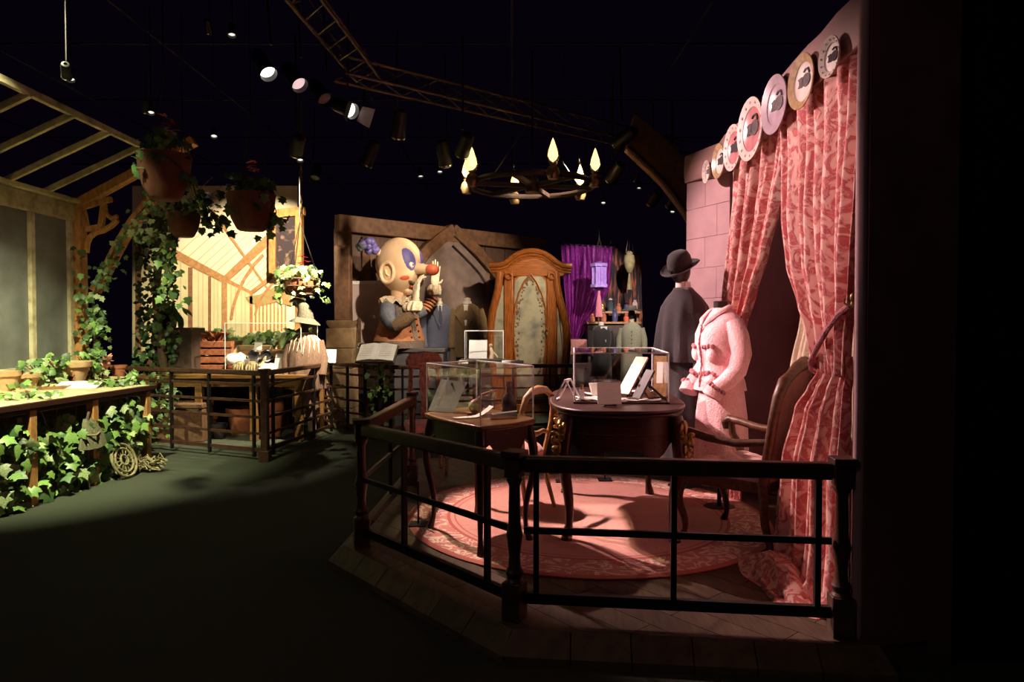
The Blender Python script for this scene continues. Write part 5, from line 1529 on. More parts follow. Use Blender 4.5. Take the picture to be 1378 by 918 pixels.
for k in range(14):
    inst('petal', RF, o, (rnd(-.02, .02), rnd(-.02, .02), rnd(.12, .30)), (rnd(-.5, .5), rnd(-.5, .5), rnd(0, 6)), .07)
# below the table
for k, (px, py, r, h, lab, m) in enumerate(((282, 585, .15, .30, 'terracotta pot below the display table, left of the middle legs', 'terra'), (330, 582, .20, .36, 'large terracotta pot under the display table', 'terra'), (300, 588, .10, .20, 'small dark pot between the terracotta pots under the table', 'ceramic'), (372, 585, .13, .46, 'slim terracotta jar at the right under the table', 'terra'))):
    q = gp(px, py)
    pot(lab, (q.x, q.y - .12, .001), r, h, m)
o = thing('canvas_screen', 'teal canvas backing panel under the display table', 'panel', (-3.7, 9.98, 0))
for x in (-1.0, -.3, .4):
    MB().b2((x, 0, .02), (x + .68, .02, .80)).build('canvas', M['teal'], o)
    MB().b2((x - .01, -.015, 0), (x + .02, .03, .84)).build('stile', M['walnut'], o)
q = gp(250, 590)
o = thing('straw_basket', 'yellow straw basket with crossed handles left of the table', 'basket', (q.x - .1, q.y + .5, .001))
MB().lathe([(0, 0), (.17, 0), (.22, .30), (.205, .30), (.16, .02), (0, .02)], 24, cap=False).build('body', M['straw'], o)
MB().tube([(-.21, 0, .29), (-.14, 0, .48), (0, 0, .55), (.14, 0, .48), (.21, 0, .29)], .012, 6).build('handle', M['straw'], o)
o = thing('wicker_hamper', 'reddish brown wicker hamper behind the left railing bars', 'hamper', (-4.35, 8.85, 0.001))
MB().b2((-.42, -.16, 0), (.40, .16, .42)).build('body', M['fret'], o, bevel=.01)
MB().b2((-.43, -.17, .42), (.41, .17, .50)).build('lid', M['fret'], o, bevel=.02)
t = bench_plant('dark leafy plant at the floor behind the railing, by the ivy column', (-4.55, 8.75, .001), 90, .11, .32, .75, IV, (5, 3, 1))

# drab cloak and pointed hat ------------------------------------------------------
wc = thing('drab_cloak_costume', 'mauve tattered cloak with slouched pointed hat by the backdrop', 'costume', tuple(gp(412, 590)), R(8))
shell([(0, 0, .30, .17, .14, .05), (0, 0, .62, .165, .135, .02), (0, 0, .9, .15, .12), (0, 0, 1.0, .14, .11)], 40, 8).build('skirt', M['drabcloak'], wc)
shell([(0, 0, .66, .235, .20, .10), (0, 0, .78, .245, .205, .05), (0, 0, .95, .25, .205, .03), (0, 0, 1.12, .235, .19, .02), (0, 0, 1.27, .195, .15, .01), (0, 0, 1.36, .13, .10), (0, 0, 1.40, .07, .065)], 54, 13).build('cloak', M['drabcloak'], wc)
mb = MB()
for k in range(9):
    a = -math.pi / 2 + (k - 4) * .33
    mb.slab([(.09 * math.cos(a - .2), .08 * math.sin(a - .2), 1.395), (.09 * math.cos(a + .2), .08 * math.sin(a + .2), 1.395), (.205 * math.cos(a + .12), .165 * math.sin(a + .12), 1.29), (.23 * math.cos(a), .19 * math.sin(a), 1.16 - .04 * (k % 3))], .012)
mb.build('leaf_collar', M['lace'], wc)
MB().tube([(0, 0, 1.38), (0, 0, 1.47)], .045, 12).ell((0, 0, 1.53), (.07, .085, .10), 14, 10).build('head_form', M['form'], wc)
Th = Matrix.Translation((0, 0, 1.56)) @ Matrix.Rotation(R(8), 4, 'Y')
h_ = MB().lathe([(.10, 0), (.20, -.045), (.205, -.04), (.11, .03)], 24, M=Th, cap=False).build('hat_brim', M['hatgrey'], wc)
MB().tube([(0, 0, 1.56), (.0, 0, 1.64), (-.02, 0, 1.72), (-.06, 0, 1.79), (-.13, 0, 1.83), (-.2, 0, 1.80)], [.115, .10, .078, .055, .035, .012], 14).build('hat_cone', M['hatgrey'], wc)
for s in (-1, 1):
    MB().tube([(s * .07, 0, .45), (s * .08, 0, .10)], [.06, .05], 10).build('leg_form', M['skinform'], wc)
    MB().ell((s * .08, -.06, .04), (.045, .11, .04), 12, 8).build('shoe', M['book'], wc)
    MB().tube([(s * .17, 0, 1.28), (s * .235, -.03, 1.05), (s * .225, -.10, .84)], [.07, .065, .055], 10).build('sleeve', M['drabcloak'], wc)
MB().lathe([(0, 0), (.2, 0), (.2, .008), (0, .008)], 24).build('stand', M['blackmetal'], wc)
q = pt(440, 491, 9.15)
o = thing('information_sign', 'blank white sign clipped on the railing by the cloak', 'sign', (q.x, q.y, 1.0))
MB().bar((0, 0, -.01), (0, .04, .165), .235, .008).build('card', M['white'], o)
MB().b2((-.03, -.03, -.03), (.03, .03, 0)).build('clip', M['blackmetal'], o)

# ================================================================ timbered back wall with pointed arch
W0 = Vector((-2.73, 10.65, 0)); W1 = Vector((.61, 13.66, 0))
wd_ = (W1 - W0).normalized(); wn = Vector((wd_.y, -wd_.x, 0))
def wpx(px, py, out=0.0):
    """point on the timbered wall seen at a photograph position"""
    c = Vector((0, 0, CAMZ)); d = pt(px, py, 1.0) - c
    t = ((W0 + wn * out) - c).dot(wn) / d.dot(wn)
    return c + d * t
tw_ = thing('timbered_wall', 'brown timbered wall with a pointed stone arch behind the costumes', 'wall', tuple(W0))
def wl(px, py, out=0.0):
    return wpx(px, py, out) - W0
wall_len = (W1 - W0).length
MB().slab([Vector((0, 0, 0)) - wn * .02, wd_ * wall_len - wn * .02, wd_ * wall_len - wn * .02 + Vector((0, 0, 3.0)), -wn * .02 + Vector((0, 0, 3.0))], .06).build('backing', M['panel'], tw_)
npan = 9
for k in range(npan):
    a = wd_ * (wall_len * k / npan + .008); b = wd_ * (wall_len * (k + 1) / npan - .008)
    MB().slab([a, b, b + Vector((0, 0, 2.92)), a + Vector((0, 0, 2.92))], .025).build('panel', M['panel'], tw_)
def wbar(name, a, b, w_, d_, m='timber', out=.05):
    MB().bar(wl(*a, out), wl(*b, out), d_, w_, up=(0, 0, 1) if abs(a[0] - b[0]) > 6 else tuple(wd_)).build(name, M[m], tw_, bevel=.01)
top0, top1 = wl(453, 300, .05), wl(731, 330, .05)
MB().bar(top0, top1, .16, .26).build('top_beam', M['timber'], tw_, bevel=.012)
for x, y0 in ((464, 312), (493, 318), (655, 345), (720, 338)):
    p = wl(x, y0, .05)
    MB().bar(Vector((p.x, p.y, 0)), p, .12 if x != 464 else .2, .10).build('post', M['timber'], tw_, bevel=.01)
# arch: pointed, built of voussoir lengths in two steps, with stone slabs inside
archL = [(532, 470), (535, 420), (543, 385), (556, 358), (573, 337), (590, 322), (608, 309)]
archR = [(608, 309), (625, 324), (642, 340), (656, 356), (668, 372), (676, 395), (680, 470)]
for chain in (archL, archR):
    for a, b in zip(chain, chain[1:]):
        A_, B_ = wl(*a, .10), wl(*b, .10); e = (B_ - A_) * .03
        MB().bar(A_ - e, B_ + e, .20, .17, up=tuple(wn)).build('arch_stone', M['timber'], tw_, bevel=.015)
inL = [(545, 470), (548, 425), (555, 392), (566, 366), (582, 346), (596, 334), (608, 325)]
inR = [(608, 325), (622, 338), (636, 352), (648, 366), (658, 382), (665, 402), (669, 470)]
for chain in (inL, inR):
    for a, b in zip(chain, chain[1:]):
        A_, B_ = wl(*a, .08), wl(*b, .08); e = (B_ - A_) * .03
        MB().bar(A_ - e, B_ + e, .12, .09, up=tuple(wn)).build('arch_stone', M['stone'], tw_, bevel=.012)
slab = [wl(x, y, .03) for x, y in inL + inR[1:]]
MB().slab(slab[::-1] if (slab[1] - slab[0]).cross(slab[2] - slab[0]).dot(wn) < 0 else slab, .03).build('arch_panel', M['stone'], tw_)

# sandstone pillar
q = gp(460, 590); pl_ = thing('stone_pillar', 'square sandstone pillar with moulded cap left of the clown', 'pillar', tuple(pt(461, 500, 10.0)))
pl_.location.z = 0
zz = 0
for k in range(5):
    MB().b2((-.19, -.19, zz + .003), (.19, .19, zz + .285)).build('block', M['pillar'], pl_, bevel=.008); zz += .29
MB().lathe([(.0, zz), (.21, zz), (.22, zz + .02), (.25, zz + .05), (.26, zz + .10), (.24, zz + .11), (0, zz + .11)], 4, M=Matrix.Rotation(R(45), 4, 'Z')).build('cap', M['pillar'], pl_)
MB().b2((-.10, -.05, zz + .11), (.12, .15, zz + 1.2)).build('timber_post', M['timber'], pl_, bevel=.01)
# white tilted board
o = thing('white_board', 'large pale board leaning behind the clown figure', 'board', tuple(pt(505, 480, 10.75)), R(14))
o.location.z = .0
ax = pt(476, 500, 10.75).x - o.location.x; bx_ = pt(540, 500, 10.75).x - o.location.x
T = Matrix.Rotation(R(-3), 4, 'X') @ Matrix.Rotation(R(-2), 4, 'Y')
MB().b2((ax, 0, .45), (bx_, .03, 2.17), M=T).build('panel', mat('pale_mauve_board', (.66, .52, .49), (.58, .45, .43), .6, 4, bump=.02), o)
for a, b in (((ax, 0, .45), (ax, 0, 2.17)), ((ax, 0, 2.17), (bx_, 0, 2.17)), ((bx_, 0, .45), (bx_, 0, 2.17)), ((ax, 0, .45), (bx_, 0, .45))):
    MB().bar(T @ Vector(a), T @ Vector(b), .05, .05).build('frame', M['white'], o)
for x in (ax + .1, bx_ - .1):
    MB().bar((x, .3, 0), (x, .02, 1.6), .05, .05).build('prop', M['timber'], o)

# ================================================================ clown jack-in-the-box figure
cw = thing('clown_figure', 'giant jack-in-the-box clown with violet eye paint raising its hands', 'figure', tuple(pt(538, 500, 10.25)), R(57))
zb = pt(545, 468, 10.25).z
cw.location.z = zb
BX = thing('clown_box', 'charcoal plinth box under the clown figure', 'plinth', tuple(pt(567, 500, 10.3)))
BX.location.z = 0
MB().b2((-.36, -.30, 0), (.36, .32, zb - .005)).build('box', M['grey'], BX, bevel=.01)
MB().b2((-.38, -.32, zb - .06), (.38, .34, zb - .002)).build('lid', M['grey'], BX, bevel=.008)
# body: flared jacket (front -y)
shell([(0, 0, 0, .40, .32, .03), (0, 0, .05, .415, .33, .025), (0, 0, .11, .42, .335, .01)], 48, 10).build('jacket_hem', M['clowngrey'], cw)
shell([(0, 0, .11, .415, .33, .008), (0, 0, .22, .38, .30), (0, 0, .36, .33, .265), (0, 0, .46, .31, .25)], 44, 10).build('jacket', M['clownjacket'], cw)
shell([(0, 0, .46, .315, .255), (0, 0, .56, .30, .24), (0, 0, .66, .25, .19), (0, 0, .72, .15, .13)], 40, 10).build('yoke', M['clowngrey'], cw)
strip = MB()
for z0, z1, y0, y1 in ((.12, .24, -.335, -.305), (.24, .36, -.305, -.275), (.36, .47, -.275, -.262)):
    strip.add([(-.045, y0, z0), (.045, y0, z0), (.045, y1, z1), (-.045, y1, z1), (-.045, y0 + .03, z0), (.045, y0 + .03, z0), (.045, y1 + .03, z1), (-.045, y1 + .03, z1)], [(0, 1, 2, 3), (4, 7, 6, 5), (0, 4, 5, 1), (1, 5, 6, 2), (2, 6, 7, 3), (3, 7, 4, 0)])
strip.build('front_band', M['clowngrey'], cw)
for k in range(4):
    for s in (-1, 1):
        z = .16 + k * .09
        MB().ell((s * .085, -.325 + (z - .12) * .22, z), (.018, .014, .018), 8, 6).build('button', M['browndark'], cw)
for s in (-1, 1):
    MB().ell((s * .22, -.235, .22), (.03, .012, .018), 8, 5).build('buttonhole', M['browndark'], cw)
# ruff collar
rr = []
for r0, z0 in ((.12, .70), (.22, .68), (.31, .66), (.315, .70), (.23, .74), (.12, .76)):
    rr.append([(r0 * math.cos(a) * 1.05, r0 * math.sin(a) * .9, z0 + (.035 * math.sin(12 * a) if .2 < r0 else 0)) for a in [2 * math.pi * k / 60 for k in range(60)]])
MB().loft(rr, cap=False).build('ruff', M['lace'], cw)
bow = MB().ell((-.11, -.25, .60), (.09, .05, .075), 12, 8).ell((.11, -.25, .60), (.09, .05, .075), 12, 8).ell((0, -.27, .60), (.035, .04, .04), 10, 6); bow.build('bow', M['lace'], cw)
MB().tube([(0, 0, .68), (0, -.01, .92)], [.13, .14], 18).build('neck', M['clownskin'], cw)
# head (one continuous skull), centre at z 1.22
HC = Vector((0, .0, 1.22)); 
rings = []
nn = 40
for i in range(23):
    a = -math.pi / 2 + math.pi * i / 22
    row_ = []
    for k in range(nn):
        th = 2 * math.pi * k / nn
        x = math.cos(a) * math.cos(th); y = math.cos(a) * math.sin(th); z = math.sin(a)
        rx, ry, rz_ = .335, .375, .43
        jaw = max(0, -z)
        rx *= 1 - .28 * jaw ** 1.3; ry *= 1 - .16 * jaw ** 1.5
        if z > 0 and y > 0:
            ry *= 1 + .10 * z
        row_.append((HC.x + x * rx, HC.y + y * ry - .05 * jaw, HC.z + z * rz_))
    rings.append(row_)
hd_ = MB().loft(rings).build('head', M['clownskin'], cw)
def on_head(x, z, lift=0):
    """front surface of the skull at local x, height z"""
    zz_ = (z - HC.z) / .43; jaw = max(0, -zz_)
    rx = .335 * (1 - .28 * jaw ** 1.3); ry = .375 * (1 - .16 * jaw ** 1.5)
    c = math.sqrt(max(0.02, 1 - zz_ * zz_ - (x / rx) ** 2))
    return Vector((x, -c * ry - .05 * jaw - lift, z))
def patch(name, cx, cz, rx, rz_, m, lift=.006, pw=1.0, tilt=0):
    vs = [on_head(cx, cz, lift * 1.6)]; fs = []
    n1, n2 = 5, 22
    for j in range(1, n1 + 1):
        for k in range(n2):
            a = 2 * math.pi * k / n2
            dx, dz = rx * j / n1 * math.cos(a), rz_ * j / n1 * math.sin(a)
            dx, dz = dx * math.cos(tilt) - dz * math.sin(tilt), dx * math.sin(tilt) + dz * math.cos(tilt)
            vs.append(on_head(cx + dx, cz + dz, lift if j < n1 else -.002))
    for k in range(n2):
        fs.append((0, 1 + k, 1 + (k + 1) % n2))
        for j in range(n1 - 1):
            fs.append((1 + j * n2 + k, 1 + (j + 1) * n2 + k, 1 + (j + 1) * n2 + (k + 1) % n2, 1 + j * n2 + (k + 1) % n2))
    return MB().add(vs, fs).build(name, M[m], hd_, sharp=80)
for s in (-1, 1):
    patch('eye_paint', s * .135, 1.30, .085, .17, 'clownblue', .008, tilt=-s * .15)
    e = on_head(s * .125, 1.215, 0)
    MB().ell(e, (.045, .035, .045), 14, 10).build('eye', M['white'], hd_)
    MB().ell(e + Vector((0, -.032, 0)), (.016, .008, .016), 10, 6).build('pupil', M['browndark'], hd_)
    patch('cheek_paint', s * .17, 1.03, .05, .035, 'clownred', .010)
    ear = MB()
    Te = Matrix.Translation((s * .325, -.10, 1.10)) @ Matrix.Rotation(-s * R(20), 4, 'Z')
    ear.tube([Te @ Vector((s * .03, .10 * math.cos(a) + .02, .145 * math.sin(a))) for a in [2 * math.pi * k / 20 for k in range(21)]], .028, 8)
    ear.ell((0, .02, 0), (.03, .095, .135), 12, 8, M=Te); ear.tube([Te @ Vector(p) for p in ((s * .03, -.01, -.05), (s * .035, .03, -.02), (s * .03, .045, .04))], .014, 6)
    ear.build('ear', M['clownskin'], hd_)
    hb = Vector((s * .27, .14, 1.42))
    MB().tube([hb + Vector((-s * .06, -.02, -.04)), hb + Vector((s * .05, .04, .01)), hb + Vector((s * .10, .06, .03))], [.06, .05, .045], 10).build('hair_base', M['clownskin'], hd_)
    for k, (dx, dz, r_) in enumerate(((.12, .05, .10), (.22, .10, .092), (.32, .10, .082), (.41, .05, .07))):
        tf = MB(); random.seed(40 + k)
        for j in range(8):
            tf.ell(hb + Vector((s * dx * .85, .06 + rnd(-.02, .02), dz)) + Vector((rnd(-1, 1), rnd(-1, 1), rnd(-1, 1))) * r_ * .5, r_ * .62, 8, 6)
        tf.build('hair_tuft', M['clownsleeve'] if k == 3 else M['clownblue'], hd_)
ns = on_head(0, 1.14)
MB().tube([ns + Vector((0, .06, .03)), ns + Vector((0, -.04, .02)), ns + Vector((0, -.16, .0)), ns + Vector((0, -.22, .0))], [.08, .085, .08, .075], 14).build('nose_bridge', M['clownskin'], hd_)
MB().ell(ns + Vector((0, -.26, .0)), (.095, .11, .085), 18, 12).build('nose_tip', M['clownred'], hd_)
mo = on_head(0, .955)
MB().tube([on_head(-.12, .985, .01), on_head(-.06, .955, .03), on_head(0, .945, .035), on_head(.06, .955, .03), on_head(.12, .985, .01)], [.014, .022, .026, .022, .014], 8).build('upper_lip', M['clownbrown'], hd_)
MB().ell(on_head(0, .905, .0), (.075, .05, .03), 14, 8).build('lower_lip', M['clownred'], hd_)
MB().ell(on_head(0, .845, -.02), (.09, .07, .06), 14, 8).build('chin', M['clownskin'], hd_)
# arms and gloved hands
def glove(parent, wrist, up_dir, palm_n, fingers, size=.10):
    u = Vector(up_dir).normalized(); pn = Vector(palm_n); pn = (pn - u * pn.dot(u)).normalized(); sd = u.cross(pn)
    mb = MB(); w_ = Vector(wrist)
    rs_ = []
    for t, a_, b_ in ((-.1, .30, .26), (.15, .42, .26), (.55, .52, .25), (.95, .50, .22), (1.12, .38, .18)):
        rs_.append([w_ + u * size * t + sd * size * a_ * math.cos(x) + pn * size * b_ * math.sin(x) for x in [2 * math.pi * k / 16 for k in range(16)]])
    mb.loft(rs_)
    for k, (ln, curl) in enumerate(fingers):
        b0 = w_ + u * size * 1.0 + sd * size * (-.36 + .24 * k)
        d1 = (u + sd * (-.05 + .03 * k)).normalized()
        p1 = b0 + d1 * size * ln * .45; d2 = (d1 * math.cos(curl) + pn * math.sin(curl)).normalized()
        p2 = p1 + d2 * size * ln * .32; d3 = (d1 * math.cos(curl * 2) + pn * math.sin(curl * 2)).normalized()
        p3 = p2 + d3 * size * ln * .26
        mb.tube([b0, p1, p2, p3], [size * .15, size * .145, size * .13, size * .085], 8)
    t0 = w_ + u * size * .35 + sd * size * .45
    mb.tube([t0, t0 + (u * .5 + sd * .8).normalized() * size * .4, t0 + (u * .8 + sd * .7 + pn * .3) * size * .6], [size * .15, size * .13, size * .09], 8)
    return mb.build('gloved_hand', M['glove'], parent)
# arm on the viewer's left: bent up to the mouth
sh = MB().tube([(-.27, -.02, .60), (-.36, -.10, .46), (-.38, -.20, .36), (-.36, -.30, .33)], [.12, .125, .11, .095], 14).build('sleeve', M['clownsleeve'], cw)
MB().tube([(-.38, -.26, .33), (-.33, -.40, .40), (-.27, -.50, .50)], [.10, .095, .085], 14).build('cuff', M['clownbrown'], sh)
fl_ = []
for r0, t in ((.05, .0), (.105, .03), (.115, .10), (.09, .16), (.05, .17)):
    c = Vector((-.26, -.50, .52)) + Vector((.10, -.10, .75)).normalized() * t
    fl_.append([c + Vector((r0 * math.cos(a) * (1 + .1 * math.sin(9 * a)), r0 * math.sin(a) * (1 + .1 * math.sin(9 * a)), 0)) for a in [2 * math.pi * k / 36 for k in range(36)]])
MB().loft(fl_).build('lace_cuff', M['lace'], sh)
glove(sh, (-.24, -.52, .66), (.18, .05, 1), (.8, -.4, 0), ((1.5, .55), (1.6, .45), (1.45, .5), (1.15, .6)), .17)
# arm on the viewer's right: raised, pointing upward
sh = MB().tube([(.27, -.02, .60), (.36, -.06, .52), (.44, -.12, .57)], [.12, .105, .09], 14).build('sleeve', M['clownsleeve'], cw)
for k in range(5):
    MB().tube([(.44 + k * .032, -.12 - k * .012, .57 + k * .04), (.455 + k * .032, -.125 - k * .012, .597 + k * .04)], [.092, .086], 14).build('cuff_fold', M['clownjacket'], sh)
fl_ = []
for r0, t in ((.05, .0), (.095, .02), (.105, .10), (.085, .17), (.05, .18)):
    c = Vector((.60, -.18, .79)) + Vector((.03, -.01, 1)).normalized() * t
    fl_.append([c + Vector((r0 * math.cos(a) * (1 + .1 * math.sin(9 * a)), r0 * math.sin(a) * (1 + .1 * math.sin(9 * a)), 0)) for a in [2 * math.pi * k / 36 for k in range(36)]])
MB().loft(fl_).build('lace_cuff', M['lace'], sh)
glove(sh, (.605, -.18, .95), (.12, .0, 1), (-.5, -.8, 0), ((1.9, .05), (2.1, .03), (1.9, .06), (1.4, .2)), .13)

# ================================================================ blue suit and brown coat
def male(name, label, loc, rz, jm, tie=True, long_=False):
    t = thing(name, label, 'costume', loc, rz)
    hem = .62 if long_ else .78
    rows = [(0, .01, hem, .225 if long_ else .20, .165, .02 if long_ else .006), (0, .01, .90, .195, .15, .01), (0, 0, 1.05, .185, .14), (0, -.005, 1.22, .205, .15), (0, 0, 1.36, .205, .135), (0, .005, 1.43, .165, .10), (0, .01, 1.47, .09, .075)]
    shell(rows, 44, 8).build('jacket', M[jm], t)
    for s in (-1, 1):
        MB().tube([(s * .095, 0, .8), (s * .10, 0, .45), (s * .10, 0, .02)], [.095, .082, .075], 12).build('trouser_leg', M[jm] if not long_ else M['coatdark'], t)
        MB().ell((s * .10, -.06, .035), (.045, .12, .035), 12, 8).build('shoe', M['form'], t)
        MB().tube([(s * .195, 0, 1.38), (s * .24, .0, 1.22), (s * .26, .0, 1.05), (s * .25, -.05, .88), (s * .235, -.08, .76)], [.065, .07, .066, .06, .056], 12).build('sleeve', M[jm], t)
        lp = MB()
        w_ = .13 if long_ else .075
        lp.slab([(s * .035, -.118, 1.44), (s * .075, -.125, 1.43), (s * (.04 + w_), -.158, 1.30), (s * .018, -.172, 1.06)][::s], .012)
        lp.build('lapel', M[jm], t)
    MB().slab([(-.045, -.122, 1.455), (.045, -.122, 1.455), (.012, -.165, 1.12), (-.012, -.165, 1.12)][::-1], .006).build('shirt_front', M['paper'], t)
    MB().lathe([(.075, 1.43), (.068, 1.50), (.06, 1.51), (.06, 1.45)], 18, cap=False).build('shirt_collar', M['paper'], t)
    MB().lathe([(.055, 1.44), (.052, 1.56), (.0, 1.57)], 16).build('neck_form', M['skinform'], t)
    if tie:
        MB().slab([(-.018, -.132, 1.44), (.018, -.132, 1.44), (.028, -.178, 1.20), (0, -.18, 1.10), (-.028, -.178, 1.20)][::-1], .006).build('tie', M['bluetie'], t)
    MB().lathe([(0, 0), (.2, 0), (.2, .006), (0, .006)], 24).build('stand', M['blackmetal'], t)
    return t
stg = thing('costume_stage', 'low dark stage under the clown and the suits', 'stage', (-.9, 11.2, 0))
q0, q1 = pt(560, 500, 10.9), pt(665, 500, 10.9)
MB().b2((q0.x + .9 - .05, -.45, 0), (q1.x + .9, .22, .36)).build('deck', M['panel'], stg, bevel=.01)
q = pt(590, 480, 10.95); male('slate_blue_suit', 'slate blue suit with navy tie beside the clown', (q.x, q.y, .361), R(18), 'bluesuit')
q = pt(629, 480, 10.95); male('brown_tweed_coat', 'brown tweed coat with wide lapels left of the wardrobe', (q.x, q.y, .361), R(-6), 'coat', False, True)

# small display case on a stand before the coats
q = pt(650, 484, 9.75)
t = thing('pedestal', 'slim dark pedestal with a shelf below the brown coat', 'pedestal', (q.x, q.y, 0))
pzh = pt(650, 483, 9.75).z
MB().b2((-.32, -.18, pzh - .04), (.32, .25, pzh)).build('shelf', M['browndark'], t, bevel=.005)
MB().b2((-.12, -.08, 0), (.12, .12, pzh - .04)).build('column', M['browndark'], t)
glass_case('display_case', 'small acrylic case with a white page before the brown coat', [(q.x - .25, q.y - .14), (q.x + .29, q.y - .14), (q.x + .29, q.y + .2), (q.x - .25, q.y + .2)], pzh, pzh + .40, base=False)
t = card('bright white page with a small drawing in the small case', 643, 483, 9.8, .26, .27, 12, -4, z=pzh)
o = thing('pale_figurine', 'small pale figurine leaning by the white page', 'figurine', (q.x + .12, q.y + .02, pzh + .001))
MB().tube([(0, 0, 0), (.01, 0, .08), (-.01, 0, .16)], [.035, .03, .02], 10).ell((-.01, 0, .19), .026, 10, 7).build('body', M['lace'], o)
MB().tube([(.0, -.01, .12), (.06, -.02, .06), (.09, -.02, .02)], .012, 6).build('arm', M['lace'], o)
for k, (px, lab) in enumerate(((624, 'white caption card on the rail left of the small case'), (690, 'white caption card on the rail before the wardrobe'))):
    q_ = pt(px, 489, 9.35)
    o = thing('information_sign', lab, 'sign', (q_.x, q_.y, .965))
    MB().bar((0, -.06, .0), (0, .06, .04), .30 if k else .14, .006).build('card', M['white'], o)
    MB().b2((-.03, -.03, -.03), (.03, .03, 0)).build('clip', M['blackmetal'], o)

# open book on stand wrapped in leaves
q = pt(507, 476, 8.9)
o = thing('open_book', 'open old book with cream pages on a metal stand', 'book', (q.x, q.y, q.z), R(-6))
Tb = Matrix.Rotation(R(42), 4, 'X')
MB().b2((-.26, -.15, -.03), (.26, .17, -.012), M=Tb).build('cover', M['book'], o)
for s in (-1, 1):
    rings = []
    for k in range(9):
        u = k / 8
        x = s * .245 * u; h = .010 + .035 * math.sin(math.pi * (.15 + .85 * u) ** .8) * (1 - u * .5)
        rings.append([Vector((x, -.14, -.012)), Vector((x, .16, -.012)), Vector((x, .16, h)), Vector((x, -.14, h))])
    pg = MB().loft(rings if s > 0 else [list(reversed(r)) for r in rings], M=Tb).build('pages', M['paper'], o)
    for j in range(6):
        MB().box((s * .125, .12 - j * .04, .046), (.15, .004, .002), M=Tb).build('text_line', M['lace'], pg)
MB().tube([(-.27, -.02, -.10), (-.31, .02, .0), (-.29, .08, .12), (-.22, .10, .14)], .008, 6).build('clasp', M['straw'], o)
st_ = thing('book_stand', 'leafy post carrying the open book beside the railing', 'stand', (q.x + .03, q.y + .12, 0))
MB().tube([(0, 0, 0), (0, 0, q.z - .10)], .035, 10).lathe([(0, 0), (.2, 0), (.2, .02), (.04, .04)], 20).build('post', M['blackmetal'], st_)
MB().bar((0, .03, q.z - .13), (0, .0, q.z - .03), .25, .03).build('rest', M['blackmetal'], st_)
random.seed(51)
foliage(st_, [Vector((rnd(-.14, .16), rnd(-.16, .0), rnd(.25, q.z - .13))) for _ in range(70)], IV, (5, 2, 1), .075, .8, (0, -1, .3))

# ================================================================ mirrored wardrobe
WY = 11.3
wq = pt(714, 500, WY)
wb = thing('mirrored_wardrobe', 'bombe oak wardrobe with arched crown and old mirror doors', 'wardrobe', (wq.x, wq.y, 0), R(-4))
def wz(py):
    return pt(714, py, WY).z
PXM = WY / FPX
def wxz(px, py):
    return ((px - 714) * PXM, wz(py))
sideR = [(752, 372), (753, 385), (756, 400), (761, 418), (766, 440), (767, 465), (765, 490), (762, 510)]
sideL = [(668, 372), (667, 385), (664, 400), (659, 418), (656, 440), (655, 465), (657, 490), (660, 510)]
TW = Matrix.Rotation(R(90), 4, 'X')   # xy -> xz
def wprism(name, pts_, y0, y1, m, parent=None, bevel=.006):
    P_ = pts_
    s = sum(P_[i][0] * P_[(i + 1) % len(P_)][1] - P_[(i + 1) % len(P_)][0] * P_[i][1] for i in range(len(P_)))
    if s < 0:
        P_ = P_[::-1]
    return MB().prism(P_, -y1, -y0, M=TW).build(name, M[m], parent or wb, bevel=bevel)
body = [wxz(*p) for p in sideL] + [(-.64, .16), (.60, .16)] + [wxz(*p) for p in sideR][::-1]
cr_ = [wxz(*p) for p in ((750, 366), (742, 361), (732, 353), (722, 349), (714, 348), (706, 349), (696, 353), (686, 361), (674, 366))]
wprism('carcass', body + cr_, .02, .62, 'oak')
wprism('base', [(-.70, 0), (.66, 0), (.66, .17), (-.70, .17)], -.04, .64, 'oakx')
# crown moulding: swept along the arched top
crown = [(659, 357), (672, 357), (681, 354), (688, 348), (697, 342), (706, 339), (715, 338), (724, 339), (733, 342), (742, 348), (749, 354), (757, 358), (769, 359)]
for r_, dy, off in ((.045, -.06, 0), (.035, -.03, .055), (.03, -.01, .10)):
    MB().tube([(wxz(*p)[0] * (1 - off * .25), dy, wxz(*p)[1] - off) for p in crown], r_, 8).build('crown_moulding', M['oakx'], wb)
arch_fill = [wxz(*p) for p in crown] + [(wxz(757, 372)), (wxz(672, 372))]
wprism('pediment', arch_fill, -.03, .5, 'oakx')
# curved side stiles
for side, s in ((sideL, -1), (sideR, 1)):
    MB().tube([(wxz(*p)[0] - s * .05, -.02, wxz(*p)[1]) for p in [(side[0][0], 366)] + side] + [(s * .58, -.02, .2)], .065, 10, flat=.8).build('side_stile', M['oak'], wb)
for px0, px1 in ((679, 690), (736, 748)):
    a, b = wxz(px0, 368), wxz(px1, 368)
    cxm = (a[0] + b[0]) / 2
    MB().b2((cxm - .075, -.045, .2), (cxm + .075, .03, wz(364))).build('door_stile', M['oak'], wb, bevel=.012)
    MB().tube([(cxm + .05 * math.cos(a_), -.06, wz(372) + .05 * math.sin(a_)) for a_ in [k * .5 for k in range(12)]], .018, 7).build('scroll', M['oak'], wb)
